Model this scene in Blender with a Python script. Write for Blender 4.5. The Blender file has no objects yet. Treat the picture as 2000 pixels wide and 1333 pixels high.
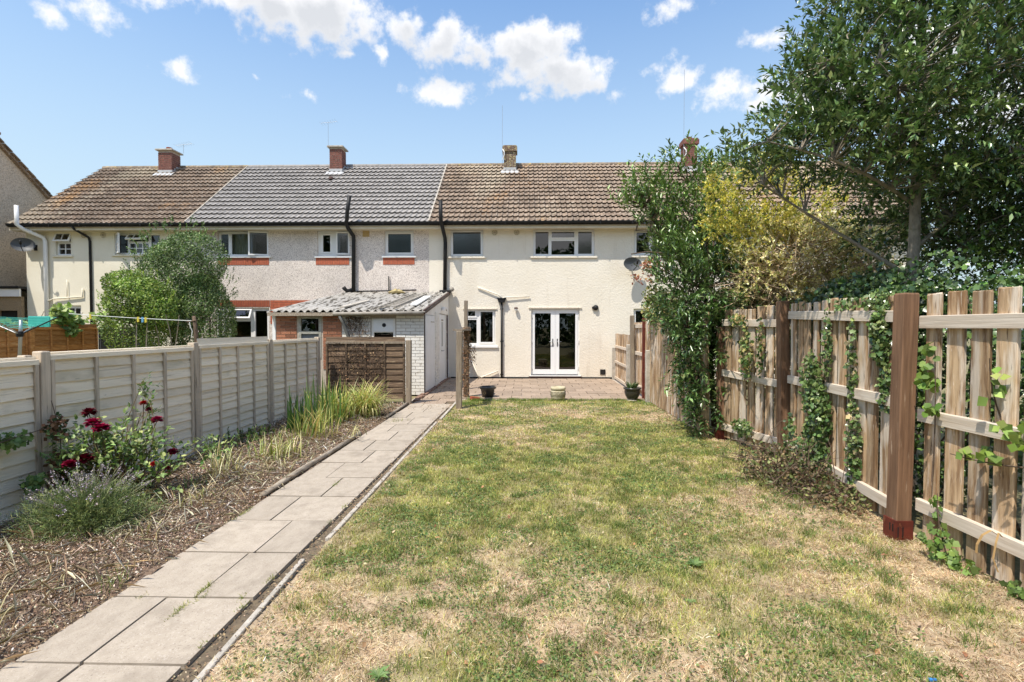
import bpy, math, random
import numpy as np
from mathutils import Vector, Matrix, Euler
R=math.radians; PI=math.pi
random.seed(7); RNG=np.random.default_rng(7)
SC=bpy.context.scene
# ------------------------------------------------------------------ camera, light, exposure
cam=bpy.data.objects.new('camera',bpy.data.cameras.new('camera')); SC.collection.objects.link(cam)
cam.location=(0,0,1.59); cam.rotation_euler=(R(90-1.5),0,R(1.4))
cam.data.lens=18.18; cam.data.sensor_width=36; cam.data.clip_start=.05; cam.data.clip_end=2000
SC.camera=cam
SUNV=Vector((-.29,-.37,.87)).normalized()
sl=bpy.data.lights.new('sun','SUN'); sl.energy=3.0; sl.angle=R(.55); sl.color=(1,.93,.82)
sun=bpy.data.objects.new('sun',sl); SC.collection.objects.link(sun); sun.rotation_euler=SUNV.to_track_quat('Z','Y').to_euler(); sun.location=(-10,5,20)
SC.view_settings.view_transform='Standard'; SC.view_settings.look='None'; SC.view_settings.gamma=1; SC.view_settings.exposure=.95
SC.cycles.max_bounces=6; SC.cycles.transparent_max_bounces=8; SC.cycles.use_denoising=True
W=bpy.data.worlds.new('World'); SC.world=W; W.use_nodes=True
def world():
    nt=W.node_tree; nt.nodes.clear(); N=nt.nodes.new; L=nt.links.new
    def math_(op,a,b=None,c=None,clamp=False):
        n=N('ShaderNodeMath'); n.operation=op; n.use_clamp=clamp
        for i,v in enumerate((a,b,c)):
            if v is None: continue
            if isinstance(v,(int,float)): n.inputs[i].default_value=v
            else: L(v,n.inputs[i])
        return n.outputs[0]
    def mix(f,a,b):
        n=N('ShaderNodeMix'); n.data_type='RGBA'
        for k,v in ((0,f),(6,a),(7,b)):
            if isinstance(v,(int,float)): n.inputs[k].default_value=v
            elif isinstance(v,tuple): n.inputs[k].default_value=(*v,1)
            else: L(v,n.inputs[k])
        return n.outputs[2]
    sky=N('ShaderNodeTexSky'); sky.sky_type='NISHITA'; sky.sun_disc=False
    sky.sun_elevation=math.asin(SUNV.z); sky.sun_rotation=math.atan2(SUNV.x,SUNV.y)
    sky.air_density=1.0; sky.dust_density=.6; sky.ozone_density=1.2
    tc=N('ShaderNodeTexCoord'); sep=N('ShaderNodeSeparateXYZ'); L(tc.outputs['Generated'],sep.inputs[0])
    x,y,z=sep.outputs
    hs=N('ShaderNodeHueSaturation'); hs.inputs['Saturation'].default_value=SKY_SAT; hs.inputs['Value'].default_value=SKY_VAL
    L(sky.outputs[0],hs.inputs['Color'])
    n1=N('ShaderNodeTexNoise'); n1.inputs['Scale'].default_value=9; n1.inputs['Detail'].default_value=6; n1.inputs['Roughness'].default_value=.62
    L(tc.outputs['Generated'],n1.inputs['Vector'])
    n2=N('ShaderNodeTexNoise'); n2.inputs['Scale'].default_value=24; n2.inputs['Detail'].default_value=7; n2.inputs['Roughness'].default_value=.6
    L(tc.outputs['Generated'],n2.inputs['Vector'])
    sp=N('ShaderNodeSeparateColor'); L(n1.outputs['Color'],sp.inputs[0])
    u=math_('ADD',math_('ARCTAN2',x,y),math_('MULTIPLY',math_('SUBTRACT',sp.outputs[0],.5),.10))
    v=math_('ADD',math_('ARCSINE',z),math_('MULTIPLY',math_('SUBTRACT',sp.outputs[1],.5),.07))
    best=None; low=None
    for (u0,v0,a,b) in CLOUDS:
        du=math_('MULTIPLY',math_('SUBTRACT',u,u0),1/a); dv=math_('MULTIPLY',math_('SUBTRACT',v,v0),1/b)
        d=math_('SQRT',math_('ADD',math_('MULTIPLY',du,du),math_('MULTIPLY',dv,dv)))
        s=math_('MULTIPLY',math_('SUBTRACT',1.0,d),min(1.6,max(.35,b/.03)))
        best=s if best is None else math_('MAXIMUM',best,s)
        if b>.03:
            g=math_('SUBTRACT',math_('SUBTRACT',s,math_('MULTIPLY',dv,.8)),.25)
            low=g if low is None else math_('MAXIMUM',low,g)
    # scattered cumulus over the rest of the sky
    n3=N('ShaderNodeTexNoise'); n3.inputs['Scale'].default_value=3.2; n3.inputs['Detail'].default_value=3
    L(tc.outputs['Generated'],n3.inputs['Vector'])
    away=math_('MAXIMUM',math_('MAXIMUM',math_('LESS_THAN',y,.25),math_('GREATER_THAN',math_('ABSOLUTE',u),.95)),math_('GREATER_THAN',v,.68))
    gen=math_('MULTIPLY',math_('SUBTRACT',n3.outputs[0],.50),6.0)
    gen=math_('SUBTRACT',math_('MULTIPLY',math_('ADD',gen,3.0),away),3.0)
    best=math_('MAXIMUM',best,gen)
    fb=math_('MULTIPLY',math_('SUBTRACT',n2.outputs[0],.5),2.9)
    dens=math_('ADD',best,fb)
    mr=N('ShaderNodeMapRange'); mr.interpolation_type='SMOOTHSTEP'; L(dens,mr.inputs[0]); mr.inputs[1].default_value=.0; mr.inputs[2].default_value=.85
    dm=math_('MULTIPLY',mr.outputs[0],math_('GREATER_THAN',z,0.0))
    mg=N('ShaderNodeMapRange'); L(math_('ADD',low,math_('MULTIPLY',fb,.55)),mg.inputs[0]); mg.inputs[1].default_value=.15; mg.inputs[2].default_value=1.1
    cc=mix(mg.outputs[0],CLOUD_HI,CLOUD_LO)
    # thin haze towards the horizon
    hz=N('ShaderNodeMapRange'); hz.interpolation_type='SMOOTHSTEP'; L(z,hz.inputs[0]); hz.inputs[1].default_value=.0; hz.inputs[2].default_value=.72; hz.inputs[3].default_value=HAZE_F; hz.inputs[4].default_value=0
    base=mix(hz.outputs[0],hs.outputs[0],HAZE_C)
    col=mix(math_('MULTIPLY',dm,.97),base,cc)
    bg=N('ShaderNodeBackground'); bg.inputs[1].default_value=.15; L(col,bg.inputs[0])
    o=N('ShaderNodeOutputWorld'); L(bg.outputs[0],o.inputs[0])
SKY_SAT,SKY_VAL=1.20,.90; CLOUD_HI=(3.75,3.75,3.8); CLOUD_LO=(2.65,2.72,2.85); HAZE_C=(2.25,2.78,3.02); HAZE_F=.97
CLOUDS=[]
_cl=[(90,25,50,24),(170,18,80,28),(225,48,55,20),(310,15,85,20),(375,10,60,22),(450,20,60,30),(545,32,110,48),(640,30,105,50),(580,68,70,22),(700,42,48,28),
(335,140,34,20),(805,65,52,34),(870,95,70,36),(935,112,60,32),(1030,112,85,42),(1060,92,70,32),(1080,145,115,46),(1155,158,55,30),(875,180,72,28),(925,195,34,16),
(1205,190,22,13),(1030,203,28,9),(1330,15,70,26),(1215,0,40,12),(1320,160,58,27),(1410,187,62,30),(1490,190,60,30),(1490,85,42,15),(1590,190,80,50),(1930,210,90,60),
(1800,90,80,50),(495,160,12,6),(552,186,14,7),(615,178,16,7),(690,103,28,7),(745,100,16,20),(60,400,90,20)]
for (px,py,a,b) in _cl:
    X=(px-1000)/1010; Z=(666.5-py)/1010; c,s=math.cos(R(1.4)),math.sin(R(1.4)); Z-=.0262
    d=Vector((X*c-s,X*s+c,Z)).normalized(); k=1/1010/(1+X*X)**.5
    CLOUDS.append((math.atan2(d.x,d.y),math.asin(d.z),a*k*1.06,b*k*1.06))
world()
# ------------------------------------------------------------------ helpers
ORG={}
def link(o): SC.collection.objects.link(o); return o
def tag(o,label=None,cat=None,group=None,kind=None):
    if label: o['label']=label
    if cat: o['category']=cat
    if group: o['group']=group
    if kind: o['kind']=kind
    return o
def thing(name,label,cat,loc=(0,0,0),group=None):
    o=link(bpy.data.objects.new(name,None)); o.empty_display_size=.1; o.location=loc; ORG[o.name]=Vector(loc)
    return tag(o,label,cat,group)
def org(p): return ORG[p.name] if p is not None else Vector((0,0,0))
def add(name,me,parent=None,mat=None,smooth=False):
    """link a mesh given in world coordinates under parent"""
    o=link(bpy.data.objects.new(name,me))
    if mat is not None and not me.materials: me.materials.append(mat)
    if smooth: me.polygons.foreach_set('use_smooth',[True]*len(me.polygons))
    if parent is not None:
        me.transform(Matrix.Translation(-org(parent))); o.parent=parent
        ORG[o.name]=org(parent)
    else: ORG[o.name]=Vector((0,0,0))
    return o
def put(name,me,loc,rot=(0,0,0),sc=(1,1,1),parent=None):
    """an instance of shared mesh data at world loc"""
    o=link(bpy.data.objects.new(name,me)); o.parent=parent
    o.location=Vector(loc)-org(parent); o.rotation_euler=rot; o.scale=sc
    ORG[o.name]=org(parent)
    return o
def ground_at(o,loc):
    """move origin of a top-level mesh object to loc"""
    o.data.transform(Matrix.Translation(-Vector(loc))); o.location=loc; ORG[o.name]=Vector(loc); return o
class MB:
    def __init__(s): s.v=[]; s.f=[]
    def box(s,x0,x1,y0,y1,z0,z1,M=None):
        n=len(s.v); p=[(x,y,z) for z in (z0,z1) for y in (y0,y1) for x in (x0,x1)]
        if M is not None: p=[tuple(M@Vector(q)) for q in p]
        s.v+=p; s.f+=[(n,n+2,n+3,n+1),(n+4,n+5,n+7,n+6),(n,n+1,n+5,n+4),(n+2,n+6,n+7,n+3),(n,n+4,n+6,n+2),(n+1,n+3,n+7,n+5)]; return s
    def cbox(s,x0,x1,y0,y1,z0,z1,c=.004,M=None):
        """box with chamfered edges along z and bevelled top"""
        n=len(s.v); ring=[(x0+c,y0),(x1-c,y0),(x1,y0+c),(x1,y1-c),(x1-c,y1),(x0+c,y1),(x0,y1-c),(x0,y0+c)]
        cx,cy=(x0+x1)/2,(y0+y1)/2
        p=[(x,y,z0) for x,y in ring]+[(x,y,z1-c) for x,y in ring]+[(x+(c if x<cx else -c)*.9,y+(c if y<cy else -c)*.9,z1) for x,y in ring]
        if M is not None: p=[tuple(M@Vector(q)) for q in p]
        s.v+=p
        for k in (0,8):
            for i in range(8): j=(i+1)%8; s.f.append((n+k+i,n+k+j,n+k+8+j,n+k+8+i))
        s.f.append(tuple(n+16+i for i in range(8))); s.f.append(tuple(n+7-i for i in range(8))); return s
    def quad(s,*p):
        n=len(s.v); s.v+=[tuple(q) for q in p]; s.f.append(tuple(range(n,n+len(p)))); return s
    def tube(s,pts,r,n=8,cap=True):
        P=[Vector(p) for p in pts]; m=len(s.v); rs=r if isinstance(r,(list,tuple)) else [r]*len(P)
        up=Vector((0,0,1)); prev=None
        for i,p in enumerate(P):
            t=((P[i+1] if i<len(P)-1 else p)-(P[i-1] if i else p)).normalized()
            a=(prev-t*prev.dot(t)) if prev is not None else t.cross(up)
            if a.length<1e-4: a=t.cross(Vector((1,0,0)))
            a.normalize(); prev=a; b=t.cross(a)
            for k in range(n):
                q=p+(a*math.cos(2*PI*k/n)+b*math.sin(2*PI*k/n))*rs[i]; s.v.append(tuple(q))
        for i in range(len(P)-1):
            for k in range(n):
                k2=(k+1)%n; s.f.append((m+i*n+k,m+i*n+k2,m+(i+1)*n+k2,m+(i+1)*n+k))
        if cap:
            s.f.append(tuple(m+n-1-k for k in range(n))); s.f.append(tuple(m+(len(P)-1)*n+k for k in range(n)))
        return s
    def lathe(s,c,prof,n=24):
        m=len(s.v)
        for r,z in prof:
            for k in range(n): s.v.append((c[0]+r*math.cos(2*PI*k/n),c[1]+r*math.sin(2*PI*k/n),c[2]+z))
        for i in range(len(prof)-1):
            for k in range(n):
                k2=(k+1)%n; s.f.append((m+i*n+k,m+i*n+k2,m+(i+1)*n+k2,m+(i+1)*n+k))
        return s
    def holed(s,x0,x1,z0,z1,y0,y1,holes,back=True,rim=True):
        """slab in the x-z plane between y0 (front) and y1 with rectangular holes (hx0,hx1,hz0,hz1)"""
        xs=sorted({x0,x1}|{h[0] for h in holes}|{h[1] for h in holes}); zs=sorted({z0,z1}|{h[2] for h in holes}|{h[3] for h in holes})
        xs=[x for x in xs if x0<=x<=x1]; zs=[z for z in zs if z0<=z<=z1]
        for i in range(len(xs)-1):
            for j in range(len(zs)-1):
                cx,cz=(xs[i]+xs[i+1])/2,(zs[j]+zs[j+1])/2
                if any(h[0]<cx<h[1] and h[2]<cz<h[3] for h in holes): continue
                a,b,c,d=xs[i],xs[i+1],zs[j],zs[j+1]
                s.quad((a,y0,c),(b,y0,c),(b,y0,d),(a,y0,d))
                if back: s.quad((a,y1,c),(a,y1,d),(b,y1,d),(b,y1,c))
        for (a,b,c,d) in holes:
            s.quad((a,y0,c),(a,y1,c),(b,y1,c),(b,y0,c)); s.quad((a,y0,d),(b,y0,d),(b,y1,d),(a,y1,d))
            s.quad((a,y0,c),(a,y0,d),(a,y1,d),(a,y1,c)); s.quad((b,y0,c),(b,y1,c),(b,y1,d),(b,y0,d))
        if rim:
            a,b,c,d=x0,x1,z0,z1
            s.quad((a,y0,c),(b,y0,c),(b,y1,c),(a,y1,c)); s.quad((a,y0,d),(a,y1,d),(b,y1,d),(b,y0,d))
            s.quad((a,y0,c),(a,y1,c),(a,y1,d),(a,y0,d)); s.quad((b,y0,c),(b,y0,d),(b,y1,d),(b,y1,c))
        return s
    def mesh(s,name):
        me=bpy.data.meshes.new(name); me.from_pydata(s.v,[],s.f); me.update(); return me
    def xf(s,M): s.v=[tuple(M@Vector(q)) for q in s.v]; return s
    def build(s,name,mat,parent=None,smooth=False):
        return add(name,s.mesh(name),parent,mat,smooth)
def shared(mb,name,mat,smooth=False):
    me=mb.mesh(name); me.materials.append(mat)
    if smooth: me.polygons.foreach_set('use_smooth',[True]*len(me.polygons))
    return me
# ------------------------------------------------------------------ materials
def mat(name,c1,c2=None,scale=4,stretch=(1,1,1),rough=.8,bump=0,bscale=40,bstretch=None,coord='Object',rand=0,hue=None,spots=None,spec=.3,detail=6,lo=.35,hi=.65,bdist=.02,kind='noise',metal=0):
    m=bpy.data.materials.new(name); m.use_nodes=True; nt=m.node_tree; N=nt.nodes.new; L=nt.links.new
    b=nt.nodes['Principled BSDF']; b.inputs['Roughness'].default_value=rough; b.inputs['Specular IOR Level'].default_value=spec; b.inputs['Metallic'].default_value=metal
    if coord=='World': src=N('ShaderNodeNewGeometry').outputs['Position']
    else: src=N('ShaderNodeTexCoord').outputs['Object']
    oi=N('ShaderNodeObjectInfo')
    if coord=='Object':
        # every piece reads its own stretch of the grain
        cx=N('ShaderNodeCombineXYZ'); mm=N('ShaderNodeMath'); mm.operation='MULTIPLY'; mm.inputs[1].default_value=37
        L(oi.outputs['Random'],mm.inputs[0]); [L(mm.outputs[0],cx.inputs[i]) for i in range(3)]
        va=N('ShaderNodeVectorMath'); L(src,va.inputs[0]); L(cx.outputs[0],va.inputs[1]); src=va.outputs[0]
    def noise(sc,st,det,rgh=.6):
        mp=N('ShaderNodeMapping'); mp.inputs['Scale'].default_value=st; L(src,mp.inputs[0])
        n=N('ShaderNodeTexNoise'); n.inputs['Scale'].default_value=sc; n.inputs['Detail'].default_value=det; n.inputs['Roughness'].default_value=rgh
        L(mp.outputs[0],n.inputs['Vector']); return n.outputs[0]
    def mixc(f,a,bb,mode='MIX'):
        n=N('ShaderNodeMix'); n.data_type='RGBA'; n.blend_type=mode
        for k,v in ((0,f),(6,a),(7,bb)):
            if isinstance(v,(int,float)): n.inputs[k].default_value=v
            elif isinstance(v,tuple): n.inputs[k].default_value=(*v[:3],1)
            else: L(v,n.inputs[k])
        return n.outputs[2]
    def rng(v,a,bb,c=0,d=1):
        n=N('ShaderNodeMapRange'); L(v,n.inputs[0]); n.inputs[1].default_value=a; n.inputs[2].default_value=bb; n.inputs[3].default_value=c; n.inputs[4].default_value=d; return n.outputs[0]
    col=c1
    if c2 is not None: col=mixc(rng(noise(scale,stretch,detail),lo,hi),c1,c2)
    for sp in (spots or []):   # (colour, scale, threshold, softness, amount)
        c,sc,th,so,am=sp[:5]; st=sp[5] if len(sp)>5 else (1,1,1)
        col=mixc(rng(noise(sc,st,4),th,th+so,0,am),col,c)
    if rand:
        col=mixc(1.0,col,mixc(oi.outputs['Random'],(1-rand,)*3,(1+rand,)*3),'MULTIPLY')
    if isinstance(col,tuple): b.inputs['Base Color'].default_value=(*col,1)
    else: L(col,b.inputs['Base Color'])
    if bump:
        bp=N('ShaderNodeBump'); bp.inputs['Strength'].default_value=bump; bp.inputs['Distance'].default_value=bdist
        L(noise(bscale,bstretch or stretch,4),bp.inputs['Height']); L(bp.outputs[0],b.inputs['Normal'])
    return m
def leafmat(name,rough=.45,trans=.25,spec=.5):
    m=bpy.data.materials.new(name); m.use_nodes=True; nt=m.node_tree; N=nt.nodes.new; L=nt.links.new
    b=nt.nodes['Principled BSDF']; a=N('ShaderNodeAttribute'); a.attribute_name='col'
    L(a.outputs['Color'],b.inputs['Base Color']); b.inputs['Roughness'].default_value=rough; b.inputs['Specular IOR Level'].default_value=spec
    if trans>0:
        t=N('ShaderNodeBsdfTranslucent'); mx=N('ShaderNodeMixShader'); mx.inputs[0].default_value=trans
        hs=N('ShaderNodeHueSaturation'); hs.inputs['Value'].default_value=1.5; hs.inputs['Saturation'].default_value=1.15; L(a.outputs['Color'],hs.inputs['Color']); L(hs.outputs[0],t.inputs[0])
        L(b.outputs[0],mx.inputs[1]); L(t.outputs[0],mx.inputs[2]); L(mx.outputs[0],nt.nodes['Material Output'].inputs[0])
    return m
def glassmat(name,tint=(.35,.38,.38),rough=.01,ior=1.5,boost=.06):
    m=bpy.data.materials.new(name); m.use_nodes=True; nt=m.node_tree; nt.nodes.clear(); N=nt.nodes.new; L=nt.links.new
    t=N('ShaderNodeBsdfTransparent'); t.inputs[0].default_value=(*tint,1); g=N('ShaderNodeBsdfGlossy'); g.inputs['Roughness'].default_value=rough
    f=N('ShaderNodeFresnel'); f.inputs[0].default_value=ior; a=N('ShaderNodeMath'); a.operation='ADD'; a.inputs[1].default_value=boost; L(f.outputs[0],a.inputs[0])
    n=N('ShaderNodeTexNoise'); n.inputs['Scale'].default_value=1.3; bp=N('ShaderNodeBump'); bp.inputs['Strength'].default_value=.06; bp.inputs['Distance'].default_value=.05
    tc=N('ShaderNodeTexCoord'); L(tc.outputs['Object'],n.inputs[0]); L(n.outputs[0],bp.inputs['Height']); L(bp.outputs[0],g.inputs['Normal'])
    mx=N('ShaderNodeMixShader'); L(a.outputs[0],mx.inputs[0]); L(t.outputs[0],mx.inputs[1]); L(g.outputs[0],mx.inputs[2])
    o=N('ShaderNodeOutputMaterial'); L(mx.outputs[0],o.inputs[0]); return m
def pebbledash(name,base,dark,scale=70):
    m=bpy.data.materials.new(name); m.use_nodes=True; nt=m.node_tree; N=nt.nodes.new; L=nt.links.new
    b=nt.nodes['Principled BSDF']; b.inputs['Roughness'].default_value=.9; b.inputs['Specular IOR Level'].default_value=.2
    g=N('ShaderNodeNewGeometry'); v=N('ShaderNodeTexVoronoi'); v.inputs['Scale'].default_value=scale; L(g.outputs['Position'],v.inputs['Vector'])
    sp=N('ShaderNodeSeparateColor'); L(v.outputs['Color'],sp.inputs[0])
    cr=N('ShaderNodeValToRGB'); e=cr.color_ramp.elements; e[0].position=0; e[0].color=(*dark,1); e[1].position=1; e[1].color=(*[c*1.12 for c in base],1)
    for p,c in ((.16,tuple(x*.8+y*.2 for x,y in zip(dark,base))),(.26,tuple(x*.35+y*.65 for x,y in zip(dark,base))),(.42,base)):
        q=e.new(p); q.color=(*c,1)
    L(sp.outputs[0],cr.inputs[0])
    n=N('ShaderNodeTexNoise'); n.inputs['Scale'].default_value=1.1; n.inputs['Detail'].default_value=5; L(g.outputs['Position'],n.inputs['Vector'])
    mr=N('ShaderNodeMapRange'); L(n.outputs[0],mr.inputs[0]); mr.inputs[1].default_value=.3; mr.inputs[2].default_value=.7; mr.inputs[3].default_value=.86; mr.inputs[4].default_value=1.06
    mx=N('ShaderNodeVectorMath'); mx.operation='SCALE'; L(cr.outputs[0],mx.inputs[0]); L(mr.outputs[0],mx.inputs['Scale']); L(mx.outputs[0],b.inputs['Base Color'])
    bp=N('ShaderNodeBump'); bp.inputs['Strength'].default_value=.7; bp.inputs['Distance'].default_value=.012; bp.invert=True; L(v.outputs['Distance'],bp.inputs['Height']); L(bp.outputs[0],b.inputs['Normal'])
    return m
M={}
M['cream']=mat('cream_render',(.80,.745,.64),(.765,.705,.59),1.2,coord='World',rough=.85,bump=.6,bscale=24,bdist=.022,spots=[((.62,.53,.40),.8,.58,.2,.35,(1,1,.35)),((.55,.48,.38),5,.58,.14,.42,(1,1,.08)),((.50,.45,.36),.35,.56,.06,.16),((.60,.52,.42),38,.60,.1,.30)])
M['cream2']=mat('cream_paint',(.78,.735,.61),(.72,.67,.54),1.2,coord='World',rough=.85,bump=.3,bscale=20,bdist=.012)
M['pebble']=pebbledash('pebbledash',(.76,.69,.63),(.38,.31,.28),78)
M['pebble2']=pebbledash('pebbledash_beige',(.60,.52,.42),(.42,.35,.27),40)
M['pvc']=mat('white_upvc',(.80,.80,.79),rough=.35,spec=.5)
M['whitedoor']=mat('white_door',(.80,.80,.80),(.74,.74,.72),3,rough=.5)
M['whitepaint']=mat('white_painted_brick',(.81,.79,.74),(.72,.69,.63),5,coord='World',rough=.8,bump=.3,bscale=60,rand=.06,spots=[((.35,.30,.24),9,.63,.08,.6)])
M['whitewall']=mat('white_painted_wall',(.82,.80,.75),(.77,.74,.68),3,coord='World',rough=.8,bump=.3,bscale=14,spots=[((.45,.40,.32),5,.66,.1,.5)])
M['black']=mat('black_plastic',(.011,.011,.012),(.02,.02,.02),6,rough=.55,spec=.3)
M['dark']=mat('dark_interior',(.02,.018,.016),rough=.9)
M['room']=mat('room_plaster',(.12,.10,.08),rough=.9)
M['curtain']=mat('curtain',(.46,.46,.35),(.30,.30,.22),9,(6,1,.3),rough=.9)
M['tile_brown']=mat('roof_tile_brown',(.255,.185,.13),(.165,.12,.088),7,rough=.85,bump=.5,bscale=50,rand=.22,coord='Object',spots=[((.52,.46,.38),16,.50,.22,.75),((.07,.055,.045),11,.62,.1,.6)])
M['tile_grey']=mat('roof_tile_grey',(.33,.31,.29),(.25,.235,.22),7,rough=.7,bump=.25,bscale=50,rand=.10,spots=[((.15,.14,.13),10,.63,.1,.5)])
M['lichen']=None
M['ridge']=mat('ridge_tile',(.33,.27,.20),(.17,.13,.10),9,rough=.9,bump=.6,bscale=40,rand=.2,spots=[((.50,.38,.14),7,.55,.1,.6)])
M['brick_red']=mat('brick_red',(.42,.125,.065),(.33,.09,.05),10,rough=.85,bump=.3,bscale=90,rand=.2)
M['brick_old']=mat('brick_weathered',(.42,.175,.095),(.26,.105,.06),13,rough=.9,bump=.5,bscale=70,rand=.35,spots=[((.50,.42,.33),22,.58,.08,.8),((.05,.035,.03),9,.66,.05,.7)])
M['brick_chim']=mat('brick_chimney',(.24,.10,.075),(.14,.06,.05),8,coord='World',rough=.9,bump=.4,bscale=60,spots=[((.38,.33,.28),22,.60,.08,.7)])
M['brick_lichen']=mat('brick_lichened',(.20,.13,.09),(.12,.075,.055),10,coord='World',rough=.9,bump=.6,bscale=60,spots=[((.50,.44,.22),16,.50,.1,.8),((.45,.43,.38),26,.56,.08,.8)])
M['mortar']=mat('mortar',(.50,.43,.36),(.36,.31,.26),20,coord='World',rough=.95)
M['mortar_dark']=mat('mortar_dark',(.24,.15,.11),rough=.95)
M['concrete']=mat('concrete',(.54,.49,.42),(.34,.31,.26),9,rough=.9,bump=.4,bscale=60,rand=.08)
M['slab']=mat('paving_slab',(.43,.37,.295),(.36,.305,.24),6,rough=.85,bump=.35,bscale=120,bdist=.006,rand=.07,spots=[((.52,.465,.395),62,.58,.06,.7),((.20,.165,.13),48,.60,.06,.65),((.24,.20,.155),1.6,.54,.16,.6)])
M['patio']=mat('patio_slab',(.37,.285,.215),(.28,.215,.16),7,rough=.85,bump=.3,bscale=80,bdist=.006,rand=.13,spots=[((.30,.24,.18),12,.60,.1,.5)])
M['soil']=mat('soil',(.26,.18,.125),(.13,.09,.065),9,coord='World',rough=1,bump=1,bscale=30,bdist=.04,spots=[((.34,.26,.19),34,.58,.06,.8)])
M['joint']=mat('joint_soil',(.11,.085,.06),(.18,.14,.09),20,coord='World',rough=1)
M['wood_pale']=mat('weathered_pale_wood',(.90,.80,.64),(.82,.715,.55),3.2,(1,1,6),rough=.85,bump=.6,bscale=9,bstretch=(1,1,16),bdist=.006,rand=.10,spots=[((.36,.30,.235),4,.60,.10,.55,(1,.7,9)),((.22,.175,.13),14,.66,.06,.45,(1,1,5)),((.12,.09,.07),16,.72,.02,.9,(1,1,2.5)),((.36,.32,.19),2.2,.58,.1,.35)])
M['wood_palev']=mat('weathered_pale_post',(.66,.56,.44),(.46,.38,.29),4,(14,14,1),rough=.85,bump=.6,bscale=5,bstretch=(24,24,1),bdist=.006,rand=.12,spots=[((.15,.11,.08),4,.64,.06,.6,(8,8,1))])
M['wood_dark']=mat('dark_wood',(.20,.135,.085),(.09,.06,.04),3,(1,1,12),rough=.85,bump=.5,bscale=5,bstretch=(1,1,22),bdist=.006,rand=.25,spots=[((.36,.27,.17),4,.56,.12,.7,(1.5,1,7)),((.035,.025,.02),6,.66,.04,.8)])
M['wood_slat']=mat('brown_slat_wood',(.54,.385,.235),(.24,.14,.07),3.0,(10,7,1.1),rough=.85,bump=.8,bscale=7,bstretch=(30,30,1.2),bdist=.008,rand=.20,lo=.40,hi=.60,spots=[((.72,.63,.52),1.6,.50,.10,.8,(3,5,1.3)),((.09,.05,.03),5,.62,.06,.75,(12,9,1.5)),((.70,.62,.52),16,.62,.05,.5,(6,6,1)),((.06,.035,.02),7,.74,.02,.95,(1,1,.9))])
M['wood_rail']=mat('pale_rail_wood',(.68,.60,.50),(.54,.45,.35),4,(12,1,12),rough=.8,bump=.4,bscale=5,bstretch=(20,1,20),bdist=.006,rand=.08,spots=[((.30,.20,.12),3,.62,.08,.5)])
M['wood_post']=mat('brown_post_wood',(.25,.145,.085),(.135,.075,.043),3.5,(12,12,1),rough=.85,bump=.6,bscale=6,bstretch=(24,24,1),bdist=.006,rand=.15,spots=[((.50,.38,.27),4,.62,.08,.6,(9,9,1.5)),((.07,.04,.03),9,.70,.04,.7)])
M['wood_grey']=mat('grey_post_wood',(.32,.265,.20),(.19,.15,.11),5,(12,12,1),rough=.9,bump=.6,bscale=6,bstretch=(22,22,1),bdist=.006,rand=.1,spots=[((.40,.35,.22),12,.62,.05,.7)])
M['wood_orange']=mat('orange_wood',(.56,.27,.09),(.38,.165,.05),3,(1,3,12),rough=.8,bump=.4,bscale=5,bstretch=(1,3,20),bdist=.006,rand=.18,spots=[((.66,.40,.18),4,.58,.1,.6,(1,2,8)),((.14,.055,.02),7,.67,.04,.7)])
M['wood_slate']=mat('slate_painted_wood',(.10,.105,.11),(.065,.07,.075),3,(1,3,10),rough=.85,rand=.15,spots=[((.26,.24,.22),8,.66,.05,.5)])
M['rust']=mat('rust_red_metal',(.15,.03,.018),(.09,.022,.015),14,rough=.6,spots=[((.25,.10,.05),20,.62,.06,.6)])
M['asbestos']=mat('corrugated_cement',(.50,.475,.43),(.40,.375,.335),6,coord='World',rough=.9,bump=.4,bscale=60,spots=[((.06,.05,.035),3.2,.50,.10,.9,(5.7,.7,1)),((.20,.17,.12),16,.60,.06,.7),((.66,.64,.58),4,.60,.1,.5)])
M['lead']=mat('lead_flashing',(.50,.51,.52),(.38,.39,.40),8,coord='World',rough=.6)
M['gutter_grey']=mat('grey_gutter',(.40,.37,.32),(.28,.25,.21),6,coord='World',rough=.7)
M['dish']=mat('dish_grey',(.10,.105,.11),(.075,.08,.085),4,rough=.5)
M['steel']=mat('galvanised_steel',(.42,.43,.44),rough=.35,metal=.8)
M['soffit']=mat('cream_soffit',(.66,.60,.47),(.56,.50,.38),3,coord='World',rough=.7,spots=[((.35,.29,.2),5,.66,.06,.5)])
M['browndoor']=mat('brown_door',(.085,.05,.04),rough=.6)
M['pot_black']=mat('glazed_black_pot',(.018,.02,.022),(.05,.045,.035),9,rough=.3,spec=.5)
M['pot_cream']=mat('cream_stone_pot',(.60,.54,.38),(.42,.37,.24),12,rough=.85,bump=.4,bscale=50,spots=[((.25,.23,.12),9,.60,.08,.6)])
M['glass']=glassmat('window_glass')
M['glass_blue']=glassmat('obscure_glass',(.25,.30,.36),.12,1.5,.12)
M['glass_clear']=glassmat('clear_glass',(.75,.78,.76),.01,1.45,.0)
M['blind']=mat('grey_blind',(.13,.15,.18),(.10,.115,.14),2,rough=.8)
M['leaf']=leafmat('leaf',.5,.22,.4)
M['leaf_gloss']=leafmat('glossy_leaf',.28,.12,.6)
M['grassm']=leafmat('grass_blade',.65,.25,.2)
M['dry']=leafmat('dry_litter',.85,0.0,.1)
M['petal']=leafmat('petal',.6,.15,.2)
M['bark']=mat('bark',(.17,.12,.085),(.09,.065,.045),12,(3,3,1),coord='World',rough=.95,bump=.6,bscale=30)
M['bark_pale']=mat('pale_bark',(.33,.29,.23),(.19,.16,.125),10,(2,2,1),coord='World',rough=.95,bump=.5,bscale=30,spots=[((.11,.12,.05),5,.56,.08,.7)])
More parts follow.
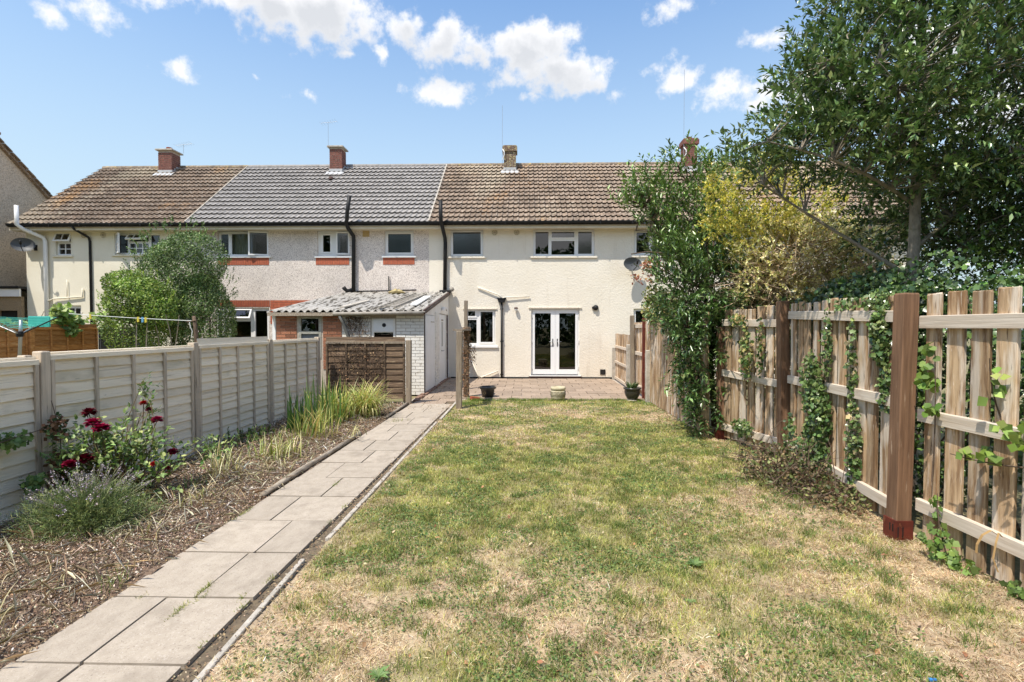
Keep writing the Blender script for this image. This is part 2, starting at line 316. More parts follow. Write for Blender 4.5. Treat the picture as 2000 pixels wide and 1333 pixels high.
M['log']=mat('edging_timber',(.45,.39,.31),(.24,.19,.14),6,(6,1,6),rough=.9,bump=.5,bscale=20)
M['turq']=mat('turquoise_cloth',(.05,.42,.36),(.03,.30,.26),3,rough=.8)
M['line']=mat('washing_line',(.65,.68,.66),rough=.6)
# lichen-crusted variant of the brown tile: orange and pale growth that drifts across whole courses
def lichen_tile():
    m=M['tile_brown']; nt=m.node_tree; N=nt.nodes.new; L=nt.links.new; b=nt.nodes['Principled BSDF']
    src=b.inputs['Base Color'].links[0].from_socket; g=N('ShaderNodeNewGeometry')
    for (c,sc,th,am,st) in (((.46,.23,.06),.75,.60,.6,(1,.5,.5)),((.52,.46,.34),.42,.54,.5,(1,.4,.4))):
        mp=N('ShaderNodeMapping'); mp.inputs['Scale'].default_value=st; mp.inputs['Location'].default_value=(3.7*am,0,0); L(g.outputs['Position'],mp.inputs[0])
        a=N('ShaderNodeTexNoise'); a.inputs['Scale'].default_value=sc; a.inputs['Detail'].default_value=2; L(mp.outputs[0],a.inputs['Vector'])
        f=N('ShaderNodeTexNoise'); f.inputs['Scale'].default_value=9; f.inputs['Detail'].default_value=5; L(g.outputs['Position'],f.inputs['Vector'])
        ad=N('ShaderNodeMath'); ad.operation='MULTIPLY_ADD'; L(f.outputs[0],ad.inputs[0]); ad.inputs[1].default_value=.45; L(a.outputs[0],ad.inputs[2])
        mr=N('ShaderNodeMapRange'); L(ad.outputs[0],mr.inputs[0]); mr.inputs[1].default_value=th+.225; mr.inputs[2].default_value=th+.36; mr.inputs[4].default_value=am
        mx=N('ShaderNodeMix'); mx.data_type='RGBA'; L(mr.outputs[0],mx.inputs[0]); L(src,mx.inputs[6]); mx.inputs[7].default_value=(*c,1); src=mx.outputs[2]
    L(src,b.inputs['Base Color'])
lichen_tile()
# ------------------------------------------------------------------ numpy noise and leaf meshes
_LAT=np.random.default_rng(3).random((256,256))
def vnoise(x,y,s):
    x=np.asarray(x)*s+100.3; y=np.asarray(y)*s+57.7; xi=np.floor(x).astype(int); yi=np.floor(y).astype(int); fx=x-xi; fy=y-yi
    fx=fx*fx*(3-2*fx); fy=fy*fy*(3-2*fy); g=lambda a,b:_LAT[a%256,b%256]
    return (g(xi,yi)*(1-fx)+g(xi+1,yi)*fx)*(1-fy)+(g(xi,yi+1)*(1-fx)+g(xi+1,yi+1)*fx)*fy
def fbm(x,y,s,o=4):
    t=0;a=.5
    for i in range(o): t=t+a*vnoise(x,y,s*2**i+i*.37); a*=.5
    return t/(1-.5**o)
def nrm(a): return a/np.maximum(np.linalg.norm(a,axis=1,keepdims=True),1e-9)
def npmesh(name,verts,faces,cols=None,material=None,parent=None,smooth=False):
    """verts (n,3), faces (m,k) int"""
    me=bpy.data.meshes.new(name); n=len(verts); m,k=faces.shape
    v=verts-np.array(org(parent)) if parent is not None else verts
    me.vertices.add(n); me.vertices.foreach_set('co',v.astype(np.float32).ravel())
    me.loops.add(m*k); me.loops.foreach_set('vertex_index',faces.astype(np.int32).ravel())
    me.polygons.add(m); me.polygons.foreach_set('loop_start',np.arange(0,m*k,k,dtype=np.int32)); me.polygons.foreach_set('loop_total',np.full(m,k,dtype=np.int32))
    if smooth: me.polygons.foreach_set('use_smooth',np.ones(m,dtype=bool))
    me.update(calc_edges=True)
    if cols is not None:
        a=me.color_attributes.new('col','FLOAT_COLOR','POINT'); c=np.ones((n,4),dtype=np.float32); c[:,:3]=cols; a.data.foreach_set('color',c.ravel())
    if material: me.materials.append(material)
    o=link(bpy.data.objects.new(name,me)); o.parent=parent; ORG[o.name]=org(parent); return o
SHAPES={ # (along, across, lift), triangles
 'leaf':([(0,0,0),(.42,.5,.10),(1,0,-.06),(.42,-.5,.10),(.45,0,-.02)],[(0,4,1),(1,4,2),(0,3,4),(3,2,4)]),
 'small':([(0,0,0),(.5,.5,.08),(1,0,0),(.5,-.5,.08)],[(0,2,1),(0,3,2)]),
 'lobed':([(0,0,0),(-.08,.42,.04),(.35,.34,.02),(.52,.52,.05),(1,0,-.08),(.52,-.52,.05),(.35,-.34,.02),(-.08,-.42,.04)],[(0,2,1),(0,3,2),(0,4,3),(0,5,4),(0,6,5),(0,7,6)]),
 'round':([(0,0,0),(.2,.42,.05),(.65,.45,.05),(1,0,-.03),(.65,-.45,.05),(.2,-.42,.05)],[(0,2,1),(0,3,2),(0,4,3),(0,5,4)]),
}
def leaves(name,pos,dirs,nor,length,ratio,cols,material,parent=None,shape='leaf',fold=1.0,kind=None):
    P=np.asarray(pos,float); n=len(P); D=nrm(np.asarray(dirs,float)); Nn=np.asarray(nor,float); S=nrm(np.cross(D,Nn)+1e-6); U=np.cross(S,D)
    sv,sf=SHAPES[shape]; sv=np.array(sv); sf=np.array(sf); Ln=np.broadcast_to(length,(n,)); 
    V=P[:,None,:]+Ln[:,None,None]*(sv[None,:,0,None]*D[:,None,:]+ratio*sv[None,:,1,None]*S[:,None,:]+fold*sv[None,:,2,None]*U[:,None,:])
    k=len(sv); F=(np.arange(n)[:,None,None]*k+sf[None]).reshape(-1,3); C=np.repeat(np.asarray(cols),k,axis=0)
    o=npmesh(name,V.reshape(-1,3),F,C,material,parent)
    if kind: o['kind']=kind
    return o
def pal(n,cols,jit=.18,w=None):
    c=np.array(cols)[RNG.choice(len(cols),n,p=w)]; return np.clip(c*(1+jit*RNG.normal(size=(n,1)))*(1+.05*RNG.normal(size=(n,3))),.004,.95)
def rdir(n,up=0,spread=1.0):
    d=RNG.normal(size=(n,3))*spread; d[:,2]+=up; return nrm(d)
def inell(n,c,r,shell=0):
    d=nrm(RNG.normal(size=(n,3))); rad=RNG.random((n,1))**(1/3)
    if shell: rad=shell+(1-shell)*rad
    return np.array(c)+d*rad*np.array(r)
def tubes_np(name,paths,material,parent=None,n=5):
    mb=MB()
    for pts,r0,r1 in paths:
        k=len(pts); mb.tube(pts,[r0+(r1-r0)*i/(k-1) for i in range(k)],n,cap=False)
    return mb.build(name,material,parent,smooth=True)
def bent(a,b,sag=.1,k=5,rnd=.04):
    a=np.array(a,float); b=np.array(b,float); L=np.linalg.norm(b-a); out=[]
    off=RNG.normal(size=3)*rnd*L
    for i in range(k):
        t=i/(k-1); p=a+(b-a)*t+off*math.sin(PI*t); p[2]+=sag*L*math.sin(PI*t); out.append(tuple(p))
    return out
# ================================================================== SETTING
def sheet(name,x0,x1,y0,y1,z,m,nx=1,ny=1,h=None,cols=None):
    xs=np.linspace(x0,x1,nx+1); ys=np.linspace(y0,y1,ny+1); X,Y=np.meshgrid(xs,ys); Z=np.full_like(X,z) if h is None else z+h(X,Y)
    V=np.stack([X,Y,Z],-1).reshape(-1,3); a=(np.arange(ny)[:,None]*(nx+1)+np.arange(nx)[None]).ravel()
    F=np.stack([a,a+1,a+nx+2,a+nx+1],1); C=None if cols is None else cols(X.ravel(),Y.ravel())
    return tag(npmesh(name,V,F,C,m,smooth=h is not None),kind='structure')
M['ground']=mat('ground_grass',(.16,.15,.07),(.26,.22,.12),3,coord='World',rough=1,bump=.8,bscale=40,spots=[((.08,.10,.035),7,.55,.1,.7)])
sheet('ground',-300,300,-300,300,-.03,M['ground'])
FX0,FX1,LY0,LY1=-1.46,3.02,1.4,11.28
def green(x,y):
    """how green the lawn is at a point: worn straw near the fence, lush in the middle"""
    g=.62+1.5*(fbm(x,y,1.15)-.5)+1.15*(fbm(x+9,y,4.2)-.5)
    g=g-.50*np.clip((x-1.3+(y-4.6)*.10)/.7,0,1)*np.clip((6.4-y)/1.8,0,1)
    g=g-.15*np.clip((3.9-y)/.9,0,1)+.16*np.exp(-((x-.2)/1.3)**2-((y-5.0)/1.6)**2)
    g=g-.45*np.exp(-((y-9.75-.25*np.sin(x*2.1))/.42)**2)+.30*np.exp(-((y-10.9)/.35)**2)
    g=g-.30*np.clip((-1.05-x)/.35,0,1)-.35*np.clip((x-2.45)/.35,0,1)
    g=g+.5*np.exp(-((x-1.0)/.35)**2-((y-2.75)/.22)**2)
    return np.clip(g,0,1)
def lawncol(x,y,dark=1.0):
    g=green(x,y)[:,None]; n=fbm(x,y,13)[:,None]
    straw=np.array([.60,.46,.31])*(.6+.8*n); gr=np.array([.31,.29,.13])*(.6+.8*n)
    return (straw*(1-g)+gr*g)*dark
M['lawnm']=leafmat('lawn_soil',.95,0,.1)
def lh(x,y): return .022*(fbm(x,y,1.4)-.5)+.02*(fbm(x,y,9)-.5)
sheet('lawn',FX0,FX1,LY0,LY1,.0,M['lawnm'],180,396,lh,lambda x,y: lawncol(x,y,.72))
sheet('flower_bed',-4.3,-2.38,.8,10.75,.0,M['soil'],60,300,lambda x,y:.05*(fbm(x,y,2.2)-.5)+.035*(fbm(x,y,14)-.5))
sheet('path_bed',-2.46,-1.40,.8,16.1,-.012,M['joint'])
sheet('patio_bed',-2.5,2.95,10.5,16.05,-.016,M['mortar'])
# ---- garden path: 0.6 m rows, each a wide and a narrow slab
path=tag(thing('garden_path',None,None),kind='structure')
slabs=[]
for i in range(4):
    mb=MB(); mb.cbox(-.5,.5,-.5,.5,-.5,.5,.012)
    for k,v in enumerate(mb.v): mb.v[k]=(v[0]+random.uniform(-.004,.004),v[1]+random.uniform(-.004,.004),v[2])
    slabs.append(shared(mb,'slab',M['slab']))
for i in range(-2,14):
    y0=2.34+.602*i; y1=y0+.602; xl=-2.415+.005*i; xr=-1.585+.0062*i
    if i==13: y1=y0+.45
    xm=(-2.08 if i%2 else -1.905)+random.uniform(-.012,.012); xm={0:-2.09,1:-1.93}.get(i,xm) if i<2 else xm
    for a,b in ((xl,xm),(xm,xr)):
        j=.008; g=.006
        put('slab',slabs[(i+(a==xl))%4],((a+b)/2,(y0+y1)/2,-.012+random.uniform(-.0025,.0025)),(random.uniform(-.003,.003),random.uniform(-.003,.003),random.uniform(-.004,.004)),(b-a-2*g,y1-y0-2*j,.05),path)
# ---- patio of square flags
patio=tag(thing('patio',None,None),kind='structure')
pm=[]
for i in range(3):
    mb=MB(); mb.cbox(-.5,.5,-.5,.5,-.5,.5,.018); pm.append(shared(mb,'paving_slab',M['patio']))
r=0; y=16.0
while y>10.55:
    y1=y; y0=y-.452; x=-2.33+(.225 if r%2 else 0)
    xa=-2.33
    while xa<2.62:
        xb=min(x+.452 if xa>=x-.001 else x,2.68) if False else (xa+(.452 if not (xa==-2.33 and r%2) else .226))
        xb=min(xb,2.66)
        if y0>11.2 or xb<-1.38:
            put('paving_slab',pm[random.randrange(3)],((xa+xb)/2,(y0+y1)/2,-.014+random.uniform(-.004,.004)),(random.uniform(-.005,.005),random.uniform(-.005,.005),0),(xb-xa-.016,y1-y0-.016,.05),patio)
        xa=xb
    y=y0; r+=1
# ---- concrete edging strips by the lawn, timber edging by the bed
mb=MB(); e=tag(MB().cbox(-.017,.017,-.9,.9,-.05,.016,.004).build('concrete_edging',M['concrete']),'worn thin concrete edging strip along the nearest lawn edge','edging',group='edging strips along the path')
e.location=(-1.475,2.55,0); e.rotation_euler=(0,0,R(2.2))
e=tag(MB().cbox(-.02,.02,-2.4,2.4,-.05,.014,.004).build('concrete_edging',M['concrete']),'sunken concrete edging strip between middle of path and lawn','edging',group='edging strips along the path')
e.location=(-1.475,6.2,0)
e=tag(MB().cbox(-.022,.022,-1.1,1.1,-.05,.03,.004).build('concrete_edging',M['concrete']),'pale concrete edging strip at lawn corner near the grey post','edging',group='edging strips along the path')
e.location=(-1.44,9.9,0)
p=[(-2.44,4.72,.03),(-2.44,5.5,.035),(-2.43,6.4,.03),(-2.42,7.5,.035)]
tag(MB().tube(p,[.028,.033,.03,.032],8).build('edging_log',M['log'],smooth=True),'round weathered timber edging the flower bed beside the path','edging timber')
p=[(-2.40,8.85,.03),(-2.41,9.8,.03),(-2.42,10.75,.03)]
tag(MB().tube(p,[.026,.028,.026],8).build('edging_log',M['log'],smooth=True),'thin timber edging between striped grass clump and fence end post','edging timber')
mb=MB()
for i in range(26):
    y=11.0+i*.19; mb.cbox(-2.40+random.uniform(-.01,.01),-2.29+random.uniform(-.02,.02),y,y+.175,-.02,.055+random.uniform(-.015,.015),.008)
tag(mb.build('kerb_edging',M['mortar_dark']),'rough dark kerb along foot of the white lean-to wall','kerb')
# ================================================================== HOUSES
WY=16.06
P_=math.atan2(7.63-4.79,19.4-15.7); SL=math.hypot(7.63-4.79,19.4-15.7); NC=15; G_=SL/NC
def tile_mesh(m):
    mb=MB(); w=.334; L=G_*1.18; n=12; prof=[]
    for i in range(n+1):
        t=i/n; u=(t*2)%1; x=-w/2+w*t
        z=.040*math.exp(-((u-.28)/.15)**2) if i<n else 0
        z+=.004*math.cos(2*PI*u)
        prof.append((x,z))
    k=n+1
    for (y,dz) in ((0,.050),(L,.004)):
        for x,z in prof: mb.v.append((x,y,z+dz))
    for x,z in prof: mb.v.append((x,.002,z+.036))
    for i in range(n):
        mb.f.append((i,i+1,k+i+1,k+i)); mb.f.append((2*k+i,2*k+i+1,i+1,i))
    return mb
TB=shared(tile_mesh(0),'roof_tile',M['tile_brown']); TG=shared(tile_mesh(0),'roof_tile',M['tile_grey'])
def roof(house,x0,x1,tm,verge_l=False,limit=300):
    base=MB()
    for (a,b) in (((15.66,4.755),(19.4,7.595)),((19.4,7.595),(23.3,4.6))):
        base.quad((x0,a[0],a[1]),(x1,a[0],a[1]),(x1,b[0],b[1]),(x0,b[0],b[1]))
        base.quad((x0,a[0],a[1]-.08),(x0,b[0],b[1]-.08),(x1,b[0],b[1]-.08),(x1,a[0],a[1]-.08))
    for x in (x0,x1): base.quad((x,15.66,4.675),(x,15.66,4.755),(x,19.4,7.595),(x,19.4,7.515)); base.quad((x,19.4,7.515),(x,19.4,7.595),(x,23.3,4.6),(x,23.3,4.52))
    rf=base.build('roof',M['tile_brown'] if tm is TB else M['tile_grey'],house)
    n=round((x1-x0)/.334); w=(x1-x0)/n; cnt=0; rest=MB(); src=tile_mesh(0)
    for c in range(NC):
        for i in range(n):
            x=x0+w*(i+.5); s=c*G_-.03; loc=(x+random.uniform(-.004,.004),15.68+s*math.cos(P_),4.775+s*math.sin(P_)+random.uniform(-.003,.003)); rot=(P_-R(1.6),random.uniform(-.006,.006),0)
            if cnt<limit:
                put('roof_tile',tm,loc,rot,(w/.334,1,1),rf); cnt+=1
            else:
                Mx=Matrix.Translation(loc)@Euler(rot).to_matrix().to_4x4()@Matrix.Diagonal((w/.334,1,1,1)); k=len(rest.v)
                rest.v+=[tuple(Mx@Vector(v)) for v in src.v]; rest.f+=[tuple(k+q for q in f) for f in src.f]
    if rest.v: tag(rest.build('upper_roof_tiles',tm.materials[0],rf),kind='stuff')
    for i in range(int((x1-x0)/.45)+1):
        a=x0+i*.45; b=min(a+.445,x1)
        if b-a<.1: continue
        mb=MB(); mb.tube([(a,19.4,7.615),(b,19.4,7.62)],.085,10); mb.build('ridge_tile',M['ridge'] if tm is TB else M['tile_grey'],rf)
    return rf
def gutter(house,x0,x1):
    mb=MB(); n=6
    for s,rr in ((1,.052),):
        for x in (x0,x1):
            for k in range(n+1):
                a=PI+PI*k/n; mb.v.append((x,15.655+.052*math.cos(a),4.775+.062*math.sin(a)))
    for k in range(n): mb.f.append((k,k+1,n+2+k,n+1+k))
    x=x0+.4
    while x<x1: mb.box(x,x+.03,15.60,15.71,4.70,4.78); x+=.95
    mb.box(x0,x1,15.596,15.604,4.765,4.79); mb.box(x0,x1,15.70,15.715,4.70,4.79)
    mb.build('gutter',M['black'],house)
    MB().box(x0,x1,15.72,15.742,4.595,4.70).build('fascia',M['soffit'],house)
    MB().box(x0,x1,15.742,WY+.05,4.60,4.615).build('soffit',M['soffit'],house)
def house(label,x0,x1,wm,openings,rx0,rx1,tm,group='terraced houses in the row',limit=300,ztop=4.6):
    h=thing('terraced_house',label,'house',((x0+x1)/2,WY,0),group)
    w=MB(); w.holed(x0,x1,0.0,ztop,WY,WY+.16,openings,back=False,rim=False); w.build('rear_wall',wm,h)
    o=MB(); o.quad((x0,22.9,0),(x0,22.9,4.6),(x1,22.9,4.6),(x1,22.9,0)); o.build('front_wall',wm,h)
    i=MB()
    for x in (x0+.02,x1-.02): i.quad((x,WY+.16,0),(x,22.88,0),(x,22.88,4.6),(x,WY+.16,4.6))
    for z in (.02,2.35,2.45,4.58): i.quad((x0,WY+.16,z),(x1,WY+.16,z),(x1,22.88,z),(x0,22.88,z))
    i.quad((x0,20,0),(x1,20,0),(x1,20,4.6),(x0,20,4.6)); i.holed(x0,x1,0,4.6,WY+.162,WY+.17,openings,back=True,rim=False)
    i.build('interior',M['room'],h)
    roof(h,rx0,rx1,tm,limit=limit); gutter(h,rx0,rx1)
    return h
FY=WY+.07
def window(h,x0,x1,z0,z1,panes,sashes=(),sill=True,sm='pvc',glass='glass',opened=(),name='window',fy=None,sillw=.08,gl=None,fm='pvc'):
    fy=FY if fy is None else fy
    holes=list(panes)
    w=MB().holed(x0,x1,z0,z1,fy,fy+.06,holes).build(name,M[fm],h)
    for k,(a,b,c,d) in enumerate(panes):
        if k in sashes: MB().holed(a-.045,b+.045,c-.045,d+.045,fy-.016,fy-.001,[(a+.006,b-.006,c+.006,d-.006)]).build('sash',M[fm],w)
        g=(gl or {}).get(k,glass)
        if g: MB().quad((a-.002,fy+.03,c),(b,fy+.03,c),(b,fy+.03,d),(a,fy+.03,d)).build('pane',M[g],w)
    if sill: MB().cbox(x0-sillw,x1+sillw,WY-.05,fy,z0-.055,z0-.002,.005).build('sill',M[sm],w)
    return w
def open_sash(w,x0,x1,z0,z1,hinge,ang,glass='glass',bars=(),fy=None):
    fy=FY if fy is None else fy
    if hinge=='top': T=Matrix.Translation((0,fy-.02,z1))@Matrix.Rotation(-R(ang),4,'X')@Matrix.Translation((0,-(fy-.02),-z1))
    else:
        hx=x0 if hinge=='left' else x1; s=1 if hinge=='right' else -1
        T=Matrix.Translation((hx,fy-.02,0))@Matrix.Rotation(R(ang)*s,4,'Z')@Matrix.Translation((-hx,-(fy-.02),0))
    q=.045; hole=(x0+q,x1-q,z0+q,z1-q)
    mb=MB().holed(x0,x1,z0,z1,fy-.05,fy-.005,[hole])
    for (a,b,c,d) in bars: mb.box(a,b,fy-.045,fy-.01,c,d)
    mb.xf(T).build('casement',M['pvc'],w)
    MB().quad((x0+q,fy-.03,z0+q),(x1-q,fy-.03,z0+q),(x1-q,fy-.03,z1-q),(x0+q,fy-.03,z1-q)).xf(T).build('pane',M[glass],w)
def bars(w,a,b,c,d,nx,nz,fy=None):
    fy=FY if fy is None else fy; mb=MB()
    for i in range(1,nx): x=a+(b-a)*i/nx; mb.box(x-.012,x+.012,fy+.005,fy+.028,c,d)
    for i in range(1,nz): z=c+(d-c)*i/nz; mb.box(a,b,fy+.007,fy+.026,z-.012,z+.012)
    mb.build('glazing_bar',M['pvc'],w)
def brickpanel(h,x0,x1,z0,z1,m,soldier=False,y=WY,name='brick_panel',proud=.010):
    mb=MB(); MB().box(x0,x1,y-.004,y+.02,z0,z1).build('mortar',M['mortar_dark'],h); j=.010
    if soldier:
        n=round((x1-x0)/.075); w=(x1-x0)/n
        for i in range(n): mb.box(x0+i*w+j/2,x0+(i+1)*w-j/2,y-proud-random.uniform(0,.003),y,z0+.003,z1-.003)
    else:
        n=round((z1-z0)/.075); hh=(z1-z0)/n
        for r in range(n):
            x=x0-(.11 if r%2 else 0)
            while x<x1:
                a,b=max(x,x0),min(x+.222,x1)
                if b-a>.03: mb.box(a+j/2,b-j/2,y-proud-random.uniform(0,.003),y,z0+r*hh+j/2,z0+(r+1)*hh-j/2)
                x+=.225
    return tag(mb.build(name,m,h),kind='stuff')
def chimney(h,x,z1,bm,w=.44,y0=18.88,pot=None,cap='wide',lean=0):
    z0=6.9; roofp=[c for c in h.children if c.name.startswith('roof') and not c.name.startswith('roof_tile')][0]
    ch=MB().box(x-w/2+.008,x+w/2-.008,y0+.008,y0+w-.008,z0,z1).build('chimney',M['mortar'],roofp)
    mb=MB(); n=int((z1-z0)/.075); j=.012
    for r in range(n):
        za,zb=z0+r*.075+j/2,z0+(r+1)*.075-j/2; pr=lambda:random.uniform(0,.004)
        cuts=[0,.5,1] if r%2 else [0,.25,.75,1]
        for a,b in zip(cuts,cuts[1:]):
            xa,xb=x-w/2+w*a+(j/2 if a else 0),x-w/2+w*b-(j/2 if b<1 else 0); mb.box(xa,xb,y0-pr(),y0+.06,za,zb); mb.box(xa,xb,y0+w-.06,y0+w+pr(),za,zb)
        for a,b in zip(cuts,cuts[1:]):
            ya,yb=y0+w*a+(j/2 if a else .062),y0+w*b-(j/2 if b<1 else .062); mb.box(x+w/2-.06,x+w/2+pr(),ya,yb,za,zb); mb.box(x-w/2-pr(),x-w/2+.06,ya,yb,za,zb)
    tag(mb.build('chimney_bricks',bm,roofp),kind='stuff')
    ov=.075 if cap=='wide' else .03
    cm=MB().cbox(x-w/2-ov,x+w/2+ov,y0-ov,y0+w+ov,z1,z1+.05,.012)
    if cap=='corbel': cm.box(x-w/2-.05,x+w/2+.05,y0-.05,y0+w+.05,z1-.16,z1-.001)
    cm.build('chimney_cap',bm if cap=='corbel' else M['concrete'],roofp)
    if pot: MB().lathe((x+.0,y0+w/2,z1+.05),[(.09,0),(.085,pot*.8),(.10,pot*.8),(.10,pot),(.07,pot),(.07,pot*.5)],14).build('chimney_pot',M['brick_red'],roofp,smooth=False)
    fl=MB(); c,s=math.cos(P_),math.sin(P_)
    zf=lambda y:4.80+(y-15.7)*math.tan(P_)
    fl.box(x-w/2-.015,x+w/2+.015,y0-.018,y0-.004,zf(y0)-.02,zf(y0)+.14)
    fl.quad((x-w/2-.10,y0-.20,zf(y0-.2)+.045),(x+w/2+.10,y0-.20,zf(y0-.2)+.045),(x+w/2+.10,y0,zf(y0)+.05),(x-w/2-.10,y0,zf(y0)+.05))
    for sx in (-1,1):
        for k in range(3):
            ya=y0+k*.12; xx=x+sx*(w/2+.006); fl.box(min(xx,xx+sx*.01),max(xx,xx+sx*.01),ya,ya+.12,zf(ya)-.02,zf(ya)+.15)
    fl.build('flashing',M['lead'],roofp)
# --- house far left (cream, glazing bars)
h1o=[(-14.82,-14.33,3.87,4.56),(-12.92,-11.46,3.89,4.56),(-15.0,-14.04,1.10,2.29)]
H1=house('cream end terrace house with white soil pipe and brown tiles, beside the beige gable',-15.78,-10.46,M['cream2'],h1o,-15.97,-10.40,TB)
MB().quad((-15.78,WY,0),(-15.78,WY,4.6),(-15.78,22.9,4.6),(-15.78,22.9,0)).quad((-15.78,WY,4.6),(-15.78,19.4,7.5),(-15.78,22.9,4.6)).build('gable_wall',M['cream2'],H1)
w=window(H1,*h1o[0],[(-14.77,-14.38,3.92,4.24),(-14.77,-14.38,4.31,4.51)],sm='cream2'); bars(w,-14.77,-14.38,3.92,4.24,2,2)
open_sash(w,-14.84,-14.32,4.27,4.58,'top',24,bars=[(-14.59,-14.57,4.3,4.55)])
w=window(H1,*h1o[1],[(-12.86,-12.55,3.95,4.5),(-12.48,-11.88,3.95,4.24),(-12.48,-11.88,4.31,4.5),(-11.80,-11.52,3.95,4.5)],sm='cream2'); bars(w,-12.48,-11.88,3.95,4.24,3,2); bars(w,-11.80,-11.52,3.95,4.5,1,2)
open_sash(w,-12.90,-12.50,3.92,4.54,'left',42,bars=[(-12.71,-12.69,3.95,4.5),(-12.87,-12.53,4.22,4.24)])
open_sash(w,-12.50,-11.84,4.29,4.54,'top',38,bars=[(-12.28,-12.26,4.33,4.5),(-12.08,-12.06,4.33,4.5)])
w=window(H1,*h1o[2],[(-14.92,-14.56,1.18,2.20),(-14.49,-14.12,1.18,2.20)],sm='cream2'); bars(w,-14.92,-14.56,1.18,2.2,2,4); bars(w,-14.49,-14.12,1.18,2.2,2,4)
def pipe(h,pts,r,m,n=10,name='downpipe'): return MB().tube(pts,r,n).build(name,M[m],h,smooth=True)
pipe(H1,[(-13.95,15.66,4.73),(-13.90,15.72,4.62),(-13.70,16.0,4.42),(-13.68,16.02,4.3),(-13.68,16.02,0)],.036,'black')
pipe(H1,[(-15.45,15.45,5.30),(-15.45,15.45,4.72),(-15.40,15.62,4.60),(-15.12,15.96,4.42),(-15.08,15.98,4.3),(-15.08,15.98,0)],.058,'pvc',12,'soil_pipe')
pipe(H1,[(-15.05,15.98,2.42),(-14.85,16.0,2.50),(-13.95,16.02,2.56),(-13.95,16.02,2.82)],.022,'cream2',8,'waste_pipe')
pipe(H1,[(-14.45,16.02,2.56),(-14.45,16.02,3.1)],.012,'cream2',6,'waste_pipe')
def vent(h,x,z,r=.095):
    mb=MB(); n=16; y=WY-.012
    for k in range(n): a=2*PI*k/n; b=2*PI*(k+1)/n; mb.quad((x+r*math.cos(a),y,z+r*math.sin(a)),(x+.8*r*math.cos(a),y,z+.8*r*math.sin(a)),(x+.8*r*math.cos(b),y,z+.8*r*math.sin(b)),(x+r*math.cos(b),y,z+r*math.sin(b)))
    for k in range(8):
        a=2*PI*k/8; d=.012; ca,sa=math.cos(a),math.sin(a); mb.quad((x-sa*d,y,z+ca*d),(x+sa*d,y,z-ca*d),(x+ca*r*.85+sa*d*1.9,y,z+sa*r*.85-ca*d*1.9),(x+ca*r*.85-sa*d*1.9,y,z+sa*r*.85+ca*d*1.9))
    v=mb.build('air_vent',M['soffit'],h); b=MB(); y=WY-.003
    for k in range(n): a=2*PI*k/n; c=2*PI*(k+1)/n; b.quad((x,y,z),(x+.85*r*math.cos(a),y,z+.85*r*math.sin(a)),(x+.85*r*math.cos(c),y,z+.85*r*math.sin(c)))
    b.build('vent_hole',M['browndoor'],v)
vent(H1,-13.28,4.5); vent(H1,-13.90,4.5)
chimney(H1,-13.24,8.10,M['brick_chim'],w=.50,pot=.13)
# --- house 2 (pebbledash, grey tiles)
A=(-9.62,-8.02,3.83,4.60); B=(-6.47,-5.46,3.82,4.60); Cc=(-4.36,-3.45,3.82,4.60); Gw=(-9.70,-8.02,.95,2.20)
H2=house('pebbledashed terrace house with pale grey roof tiles and red brick panels under windows',-10.46,-2.97,M['pebble'],[A,B,Cc,Gw],-10.40,-2.90,TG)
w=window(H2,*A,[(-9.56,-9.32,3.9,4.52),(-9.22,-8.62,3.89,4.53),(-8.56,-8.08,3.9,4.52)],gl={0:'glass_blue',1:'glass_clear'})
open_sash(w,-8.62,-8.03,3.84,4.59,'right',14,'glass_blue')
mb=MB()
for k in range(24):
    x=-9.27+k*.028; mb.quad((x,WY+.22+.02*math.sin(k*1.3),3.85),(x+.028,WY+.22+.02*math.sin((k+1)*1.3),3.85),(x+.028,WY+.22+.02*math.sin((k+1)*1.3),4.56),(x,WY+.22+.02*math.sin(k*1.3),4.56))
mb.build('curtain',M['curtain'],H2)
w=window(H2,*B,[(-6.32,-6.08,3.95,4.48),(-5.78,-5.56,3.95,4.48)],sashes=(0,),gl={1:'glass_blue'}); open_sash(w,-5.88,-5.47,3.86,4.57,'right',9,'glass_blue')
MB().box(-5.95,-5.4,WY+.19,WY+.2,3.82,4.6).build('blind',M['blind'],H2)
w=window(H2,*Cc,[(-4.27,-3.54,3.92,4.51)],sashes=(0,),glass='glass_blue'); MB().box(-4.36,-3.45,WY+.19,WY+.2,3.82,4.6).build('blind',M['blind'],H2)
brickpanel(H2,-9.62,-8.0,3.545,3.765,M['brick_red'],True); brickpanel(H2,-6.52,-5.47,3.545,3.765,M['brick_red'],True); brickpanel(H2,-4.41,-3.42,3.545,3.765,M['brick_red'],True)
brickpanel(H2,-9.72,-7.99,2.235,2.445,M['brick_red'],True); brickpanel(H2,-7.98,-5.9,1.7,2.445,M['brick_red'])
w=window(H2,*Gw,[(-9.63,-9.5,1.02,2.12),(-9.28,-8.64,1.02,1.78),(-9.28,-8.64,1.88,2.12),(-8.50,-8.10,1.02,2.12)],sashes=(3,))
open_sash(w,-9.34,-8.58,1.84,2.17,'top',26); open_sash(w,-9.69,-9.44,.97,2.17,'left',12)
MB().box(-5.04,-4.83,WY-.012,WY,4.41,4.60).build('air_brick',mat('yellow_vent',(.50,.36,.16),(.38,.27,.12),30,rough=.9),H2)
pipe(H2,[(-5.22,15.40,5.52),(-5.30,15.42,5.05),(-5.34,15.50,4.83),(-5.38,15.52,4.74),(-5.36,15.66,4.60),(-5.30,15.96,4.42),(-5.30,15.98,4.3),(-5.32,15.98,2.68)],.058,'black',12,'soil_pipe')
pipe(H2,[(-5.36,15.98,2.76),(-5.50,15.95,2.72),(-5.56,15.9,2.78),(-5.6,15.88,2.84)],.06,'black',12,'pipe_elbow')
